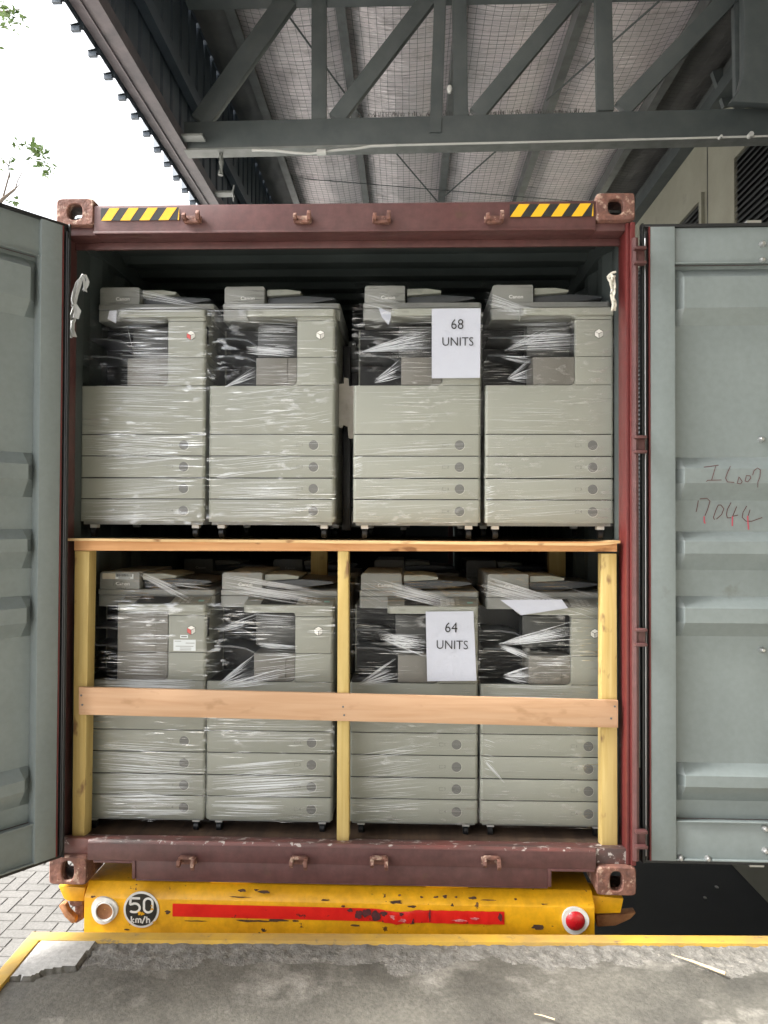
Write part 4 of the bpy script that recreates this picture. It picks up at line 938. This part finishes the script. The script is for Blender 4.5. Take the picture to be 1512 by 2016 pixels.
tag(obj('plastic_rag', bm, M['rag'], smooth=60), 'grey plastic rag tied and hanging on the left corner post', 'rag')

# ================================================================== CANOPY
can = empty('loading_canopy', (-1.25, 6, ZG), 0, 'steel truss canopy roof with silver foil and wire mesh over the container', 'canopy')
def cb(name, bm, m, par=None, **k):
    shift(bm, (1.25, -6, -ZG)); return obj(name, bm, M[m], par or can, **k)
ZP = 5.11; PX = [-.985, -.205, .64, 1.50, 2.37]; Y0c, Y1c = -7.9, 6.6  # roof runs on unseen behind the camera to cut the front light
for x in PX+[2.86]:
    bm = B(); box(bm, x-.035, x+.035, Y0c, Y1c, ZP, ZP+.008); box(bm, x-.035, x-.028, Y0c, Y1c, ZP+.008, ZP+.15); box(bm, x-.035, x+.035, Y0c, Y1c, ZP+.1505, ZP+.158); cb('purlin', bm, 'purlin')
edges = [-1.30]+PX+[2.88]
for b_ in range(0, len(edges)-1):
    xa_, xb_ = edges[b_]+.0, edges[b_+1]; nx_, ny_ = 14, 300; bm = B(); g_ = []
    for j in range(ny_+1):
        y = Y0c+.2+(Y1c-Y0c-.4)*j/ny_; sag = .055+.03*mn.noise(Vector((b_*5, y*.9, 0)))
        g_.append([])
        for i in range(nx_+1):
            u = i/nx_; z = ZP+.145-sag*4*u*(1-u)+.012*mn.noise(Vector((u*4+b_*9, y*5, 0)))+.006*mn.noise(Vector((u*9, y*15, b_)))
            g_[-1].append(bm.verts.new((xa_+(xb_-xa_)*u, y, z)))
    for j in range(ny_):
        for i in range(nx_): bm.faces.new((g_[j][i], g_[j+1][i], g_[j+1][i+1], g_[j][i+1]))
    # mesh wires just under the foil
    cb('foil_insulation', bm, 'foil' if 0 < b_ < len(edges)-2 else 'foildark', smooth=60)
    if b_ == 0: continue
    bm = B()
    def zf(u, y): sag = .055+.03*mn.noise(Vector((b_*5, y*.9, 0))); return ZP+.145-sag*4*u*(1-u)-.012+.010*mn.noise(Vector((u*4+b_*9, y*5, 0)))
    y = 1.6; 
    while y < Y1c-.4:
        prev = None
        for i in range(9):
            u = i/8; p = Vector((xa_+(xb_-xa_)*u, y+.012*mn.noise(Vector((u*5, y*7, 3))), zf(u, y))); q = [bm.verts.new(p+d) for d in (Vector((0, -.0013, 0)), Vector((0, .0013, 0)), Vector((0, 0, -.0013)))]
            if prev:
                for k in range(3): bm.faces.new((prev[k], prev[(k+1) % 3], q[(k+1) % 3], q[k]))
            prev = q
        y += .0565
    nw = int((xb_-xa_)/.06)
    for k in range(1, nw):
        u = k/nw; prev = None; y = 1.6
        while y < Y1c-.4:
            p = Vector((xa_+(xb_-xa_)*u+.006*mn.noise(Vector((k, y*2, 5))), y, zf(u, y)-.002)); q = [bm.verts.new(p+d) for d in (Vector((-.0013, 0, 0)), Vector((.0013, 0, 0)), Vector((0, 0, -.0013)))]
            if prev:
                for m_ in range(3): bm.faces.new((prev[m_], prev[(m_+1) % 3], q[(m_+1) % 3], q[m_]))
            prev = q; y += .113
    cb('wire_mesh', bm, 'wire', smooth=0)
# roof sheet, side cladding with ribs, fascia beam
bm = B(); P = []; y = Y0c
while y < Y1c: P += [(y, 0), (y+.14, 0), (y+.155, .035), (y+.185, .035)]; y += .2
A = [bm.verts.new((-1.36, y, ZP+.19+q)) for y, q in P]; Bv = [bm.verts.new((3.05, v.co.y, v.co.z)) for v in A]
for i in range(len(A)-1): bm.faces.new((A[i], A[i+1], Bv[i+1], Bv[i]))
cb('roof_sheet', bm, 'clad', smooth=0)
bm = B(); A = [bm.verts.new((-1.335-q*1.35, y, 3.955)) for y, q in P if y > -.5]; Bv = [bm.verts.new((v.co.x, v.co.y, ZP+.19)) for v in A]
for i in range(len(A)-1): bm.faces.new((A[i], A[i+1], Bv[i+1], Bv[i]))
y = Y0c
while y < Y1c: (box(bm, -1.380, -1.337, y+.160, y+.180, 3.93, 3.954) if y > -.5 else None); y += .2
cb('side_cladding', bm, 'clad', smooth=0)
bm = B(); box(bm, -1.330, -1.190, Y0c, Y1c, 3.985, 3.993); box(bm, -1.198, -1.190, Y0c, Y1c, 3.9935, 4.06); box(bm, -1.330, -1.322, Y0c, Y1c, 3.9935, 4.12); box(bm, -1.28, -1.27, Y0c, Y1c, 3.975, 3.9848); cb('fascia_beam', bm, 'fascia', smooth=0)
for y in (2.25, 4.9): 
    pass
bm = B(); box(bm, -1.32, -1.26, Y0c, Y1c, 4.55, 4.65); cb('side_rail', bm, 'clad', smooth=0)
for zz in (4.03, 4.0):
    pass
# trusses
def truss(YT, dz=0):
    tr = empty('truss'); tr.parent = can; tr.location = (1.25, -6, -ZG)
    def o(nm, bm, m, **k): return obj(nm, bm, M[m], tr, **k)
    dy = YT-1.75
    def P(x, y, yy=1.75): q = at(x, y, yy); return Vector((q.x, q.y+dy, q.z))
    a0 = P(362, 240); a1 = P(362, 292); b0 = P(1440, 214); b1 = P(1440, 268); ex = 1.55
    bm = B(); c0 = a0+(b0-a0)*ex; c1 = a1+(b1-a1)*ex
    k = (2.885-a0.x)/(b0.x-a0.x); c0 = a0+(b0-a0)*k; c1 = a1+(b1-a1)*k
    v = [bm.verts.new(p) for p in (a0, a1, c1, c0)]+[bm.verts.new(p+Vector((0, .07, 0))) for p in (a0, a1, c1, c0)]
    for f in ((0,1,2,3),(7,6,5,4),(0,4,5,1),(1,5,6,2),(2,6,7,3),(3,7,4,0)): bm.faces.new([v[i] for i in f])
    bmesh.ops.recalc_face_normals(bm, faces=bm.faces); o('bottom_chord', bm, 'steel', bevel=.003)
    bm = B(); v = []
    for t in (0, 1):
        e = a1.lerp(c1, t)-Vector((0, 0, .001)); v.append([bm.verts.new(e+d) for d in (Vector((0, -.001, 0)), Vector((0, .11, 0)), Vector((0, .11, -.012)), Vector((0, -.001, -.012)))])
    for i in range(4): bm.faces.new((v[0][i], v[0][(i+1) % 4], v[1][(i+1) % 4], v[1][i]))
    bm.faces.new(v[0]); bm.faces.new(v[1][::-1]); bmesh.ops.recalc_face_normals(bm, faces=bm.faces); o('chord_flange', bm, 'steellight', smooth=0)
    bm = B(); box(bm, a0.x, 2.885, YT-.01, YT+.09, 4.98, 5.10); o('top_chord', bm, 'steel')
    def web(x0, y0, x1, y1, w_, off=-.004, th=.05):
        p = P(x0, y0); q = P(x1, y1); d = q-p; q = p+d*((5.0-p.z)/d.z); 
        bm = B(); bar(bm, p+Vector((0, off, 0)), q+Vector((0, off, 0)), w_, th); o('web_member', bm, 'steel', bevel=.002)
    web(392, 236, 560, 0, .135, .012); web(627, 234, 627, 0, .098, .016); web(660, 232, 838, 0, .105, .006); web(908, 226, 905, 0, .094, .016); web(938, 222, 1122, 0, .105, .006)
    web(1194, 214, 1190, 0, .108, .016); web(1226, 212, 1428, 0, .115, .006); web(1462, 205, 1458, 0, .07, .016)
    # lapped stub plate in front of the chord
    bm = B(); p = P(857, 262); q = P(866, 0); d = q-p; q = p+d*((5.0-p.z)/d.z); bar(bm, p+Vector((0, -.012, 0)), q+Vector((0, -.012, 0)), .075, .010); bar(bm, p+Vector((.036, .01, -.0)), q+Vector((.036, .01, 0)), .012, .06); o('gusset_strap', bm, 'steel')
    return tr
truss(1.75); truss(6.2)
bm = B(); p = at(1388, 48, 3.0); q = at(1440, 205, 3.0); bar(bm, p, q, .12, .05); cb('brace', bm, 'steel')
bm = B(); p = at(1464, 180, 1.6); q = at(1436, 214, 1.6); prism(bm, [(p.x, 5.1), (p.x, 4.36), (p.x-.03, 4.24), (q.x, 4.17), (2.88, 4.13), (2.88, 5.1)], 1.6, 1.68, 'y'); cb('column_bracket', bm, 'steel', bevel=.03)
bm = B(); r_ = .006
for a_, b_ in (((770, 290), (858, 393)), ((985, 290), (868, 393)), ((556, 15), (720, 240)), ((1300, 0), (1085, 190)), ((600, 352), (1130, 396))):
    p = atZ(*a_, ZP-.03); q = atZ(*b_, ZP-.03); d = q-p; tube(bm, [p, q+d*.05], r_*(.7 if a_[0] == 600 else 1.3), 6)
cb('tie_rod', bm, 'steel')
for y in (1.62, 2.45):
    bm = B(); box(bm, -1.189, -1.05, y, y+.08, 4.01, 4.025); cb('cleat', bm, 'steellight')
# purlin dressing: thin fringe of mesh ends on the chord
bm = B(); rf = random.Random(9)
for i in range(230):
    px = rf.uniform(700, 1150); p = at(px, 228-(px-750)*.018+2, 1.79); tube(bm, [p, p+Vector((rf.uniform(-.006, .006), 0, rf.uniform(.012, .036)))], .0016, 3)
cb('bird_spike_row', bm, 'wire')
# conduit
bm = B(); pts = [(496, 296), (520, 296), (545, 297), (580, 301), (610, 303), (628, 301), (633, 300), (660, 296), (700, 293), (730, 288), (780, 286)]
tube(bm, [at(x, y, 1.71) for x, y in pts], .0085, 8); p = at(633, 300, 1.70); tube(bm, [p+Vector((-.03, 0, 0)), p+Vector((.03, 0, 0))], .021, 10); 
tube(bm, [at(x, y, 1.715) for x, y in ((780, 286), (1000, 281), (1250, 275), (1512, 268), (1620, 266))], .007, 6)
for x, y in ((1477, 266), (1418, 270)): p = at(x, y, 1.70); tube(bm, [p+Vector((0, -.02, 0)), p+Vector((0, .02, 0))], .016 if x > 1450 else .008, 12)
tag(obj('conduit', bm, M['pipe'], smooth=50), 'thin white conduit with a round box running under the truss chord', 'conduit')
bm = B(); p = at(885, 178, 1.70); tube(bm, [p+Vector((0, 0, .03)), p+Vector((0, 0, .015)), p, p-Vector((0, 0, .02))], [.012, .018, .018, .008], 12); tag(obj('sensor_bulb', bm, M['pipe'], smooth=50), 'small white round fitting hanging beside the truss upright', 'light fitting')
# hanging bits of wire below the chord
bm = B(); tube(bm, [at(434, 290, 1.8), at(436, 320, 1.8), at(434, 345, 1.8)], .018, 6); tube(bm, [at(461, 365, 1.8), at(458, 380, 1.8), at(460, 396, 1.8)], .006, 5); cb('hanging_strap', bm, 'steellight')

# ================================================================== WAREHOUSE WALL
XW = 2.9
wal = empty('warehouse_wall', (XW, 6, ZG), 0, 'beige rendered warehouse wall with dark louvred vents at right', 'wall')
def wb(name, bm, m, par=None, **k): shift(bm, (-XW, -6, -ZG)); return obj(name, bm, M[m], par or wal, **k)
bm = B(); box(bm, XW, XW+.25, -7.9, 16, ZG, 5.28); wb('wall_panel', bm, 'wall')
bm = B(); box(bm, -1.4, XW+.25, -8.2, -7.91, ZG, 5.28); wb('added_back_wall', bm, 'bouncewall')  # unseen wall added behind the camera to block and bounce light
bm = B()
for y in (atX(1393, 400, XW).y, atX(1393, 400, XW).y+2.4): box(bm, XW-.002, XW+.001, y-.008, y+.008, ZG, 5.2)
wb('wall_joint', bm, 'dark')
bm = B(); box(bm, XW-.12, XW-.003, -1, 15, 4.99, 5.108); wb('wall_plate_beam', bm, 'steel')
def louver(y0, y1, z0, z1):
    bm = B(); t = .06
    for q in ((y0-t, y0, z0-t, z1+t), (y1, y1+t, z0-t, z1+t)): box(bm, XW-.03, XW-.001, q[0], q[1], q[2], q[3])
    box(bm, XW-.03, XW-.001, y0, y1, z1, z1+t); box(bm, XW-.03, XW-.001, y0, y1, z0-t, z0); fr = wb('louver_vent', bm, 'wall')
    bm = B(); z = z0
    while z < z1-.03:
        v = [bm.verts.new(p) for p in ((XW-.028, y0, z), (XW-.028, y1, z), (XW-.004, y1, z+.045), (XW-.004, y0, z+.045))]; bm.faces.new(v); z += .05
    wb('slats', bm, 'slat', fr, smooth=0)
    bm = B(); box(bm, XW-.0035, XW-.0015, y0, y1, z0, z1); wb('vent_backing', bm, 'dark', fr)
yb = atX(1453, 400, XW).y; zt = atX(1453, 312, XW).z; louver(yb-2.6, yb, -.2, zt)
ys0 = atX(1382, 395, XW).y; zt2 = atX(1382, 397, XW).z; louver(ys0, ys0+.75, -.9, zt2)
louver(atX(1264, 900, XW).y-.2, atX(1240, 900, XW).y+1.0, -.9, zt2)

# ================================================================== TREE
tre = empty('young_tree', (-7.2, 6.4, ZG), 0, 'thin branched tree with sparse green leaves against the white sky at left', 'tree')
rt_ = random.Random(21); bt, bl = B(), B()
def leafs(p, n, s):
    for _ in range(n):
        c_ = p+Vector((rt_.gauss(0, s), rt_.gauss(0, s), rt_.gauss(0, s*.7))); a_ = Vector((rt_.gauss(0, 1), rt_.gauss(0, 1), rt_.gauss(0, .6))).normalized(); b_ = a_.cross(Vector((rt_.random(), rt_.random(), 1))).normalized(); l_ = rt_.uniform(.03, .06)
        v = [bl.verts.new(c_+q) for q in (-a_*l_, b_*l_*.45, a_*l_, -b_*l_*.45)]; bl.faces.new(v)
O = Vector((-7.2, 6.4, ZG))
def br(pts, r0_, r1_): tube(bt, [p-O for p in pts], [r0_+(r1_-r0_)*i/(len(pts)-1) for i in range(len(pts))], 6)
YTt = 6.4
def T(x, y, dy=0): return at(x, y, YTt+dy)
base = O.copy(); crown = T(-80, 470)
br([base, base+Vector((.1, 0, 1.6)), crown], .09, .05)
br([crown, T(-30, 440), T(5, 392), T(30, 372)], .04, .014); br([T(5, 392), T(18, 345), T(16, 325), T(5, 315), T(-10, 300)], .012, .005); br([T(30, 372), T(35, 355), T(60, 310)], .009, .003); br([T(30, 372), T(40, 362), T(70, 363)], .007, .003)
br([T(20, 352), T(18, 320), T(25, 300)], .006, .003)
br([crown, T(-60, 200), T(-30, 60), T(-10, 25), T(15, 22), T(40, 18)], .04, .005); br([T(-30, 60), T(5, 10), T(12, -20)], .008, .003)
L2 = bl; bl_pts = [((20, 42), 34, .09), ((28, 28), 22, .07), ((8, 20), 12, .07), ((70, 292), 40, .06), ((36, 284), 14, .05), ((78, 300), 20, .05), ((84, 328), 34, .06), ((88, 345), 10, .03), ((16, 318), 14, .05), ((28, 398), 14, .04), ((60, 310), 5, .04)]
for (c_, n_, s_) in bl_pts: leafs(T(*c_)-O, n_, s_)
for k in range(60):
    p = T(rt_.uniform(-420, -60), rt_.uniform(-120, 420), rt_.uniform(-1.2, 1.2)); br([crown, crown.lerp(p, .5)+Vector((0, 0, .25)), p], .02, .004); leafs(p-O, 26, .22)
obj('trunk', bt, M['bark'], tre); obj('crown', bl, M['leaf'], tre, smooth=0)
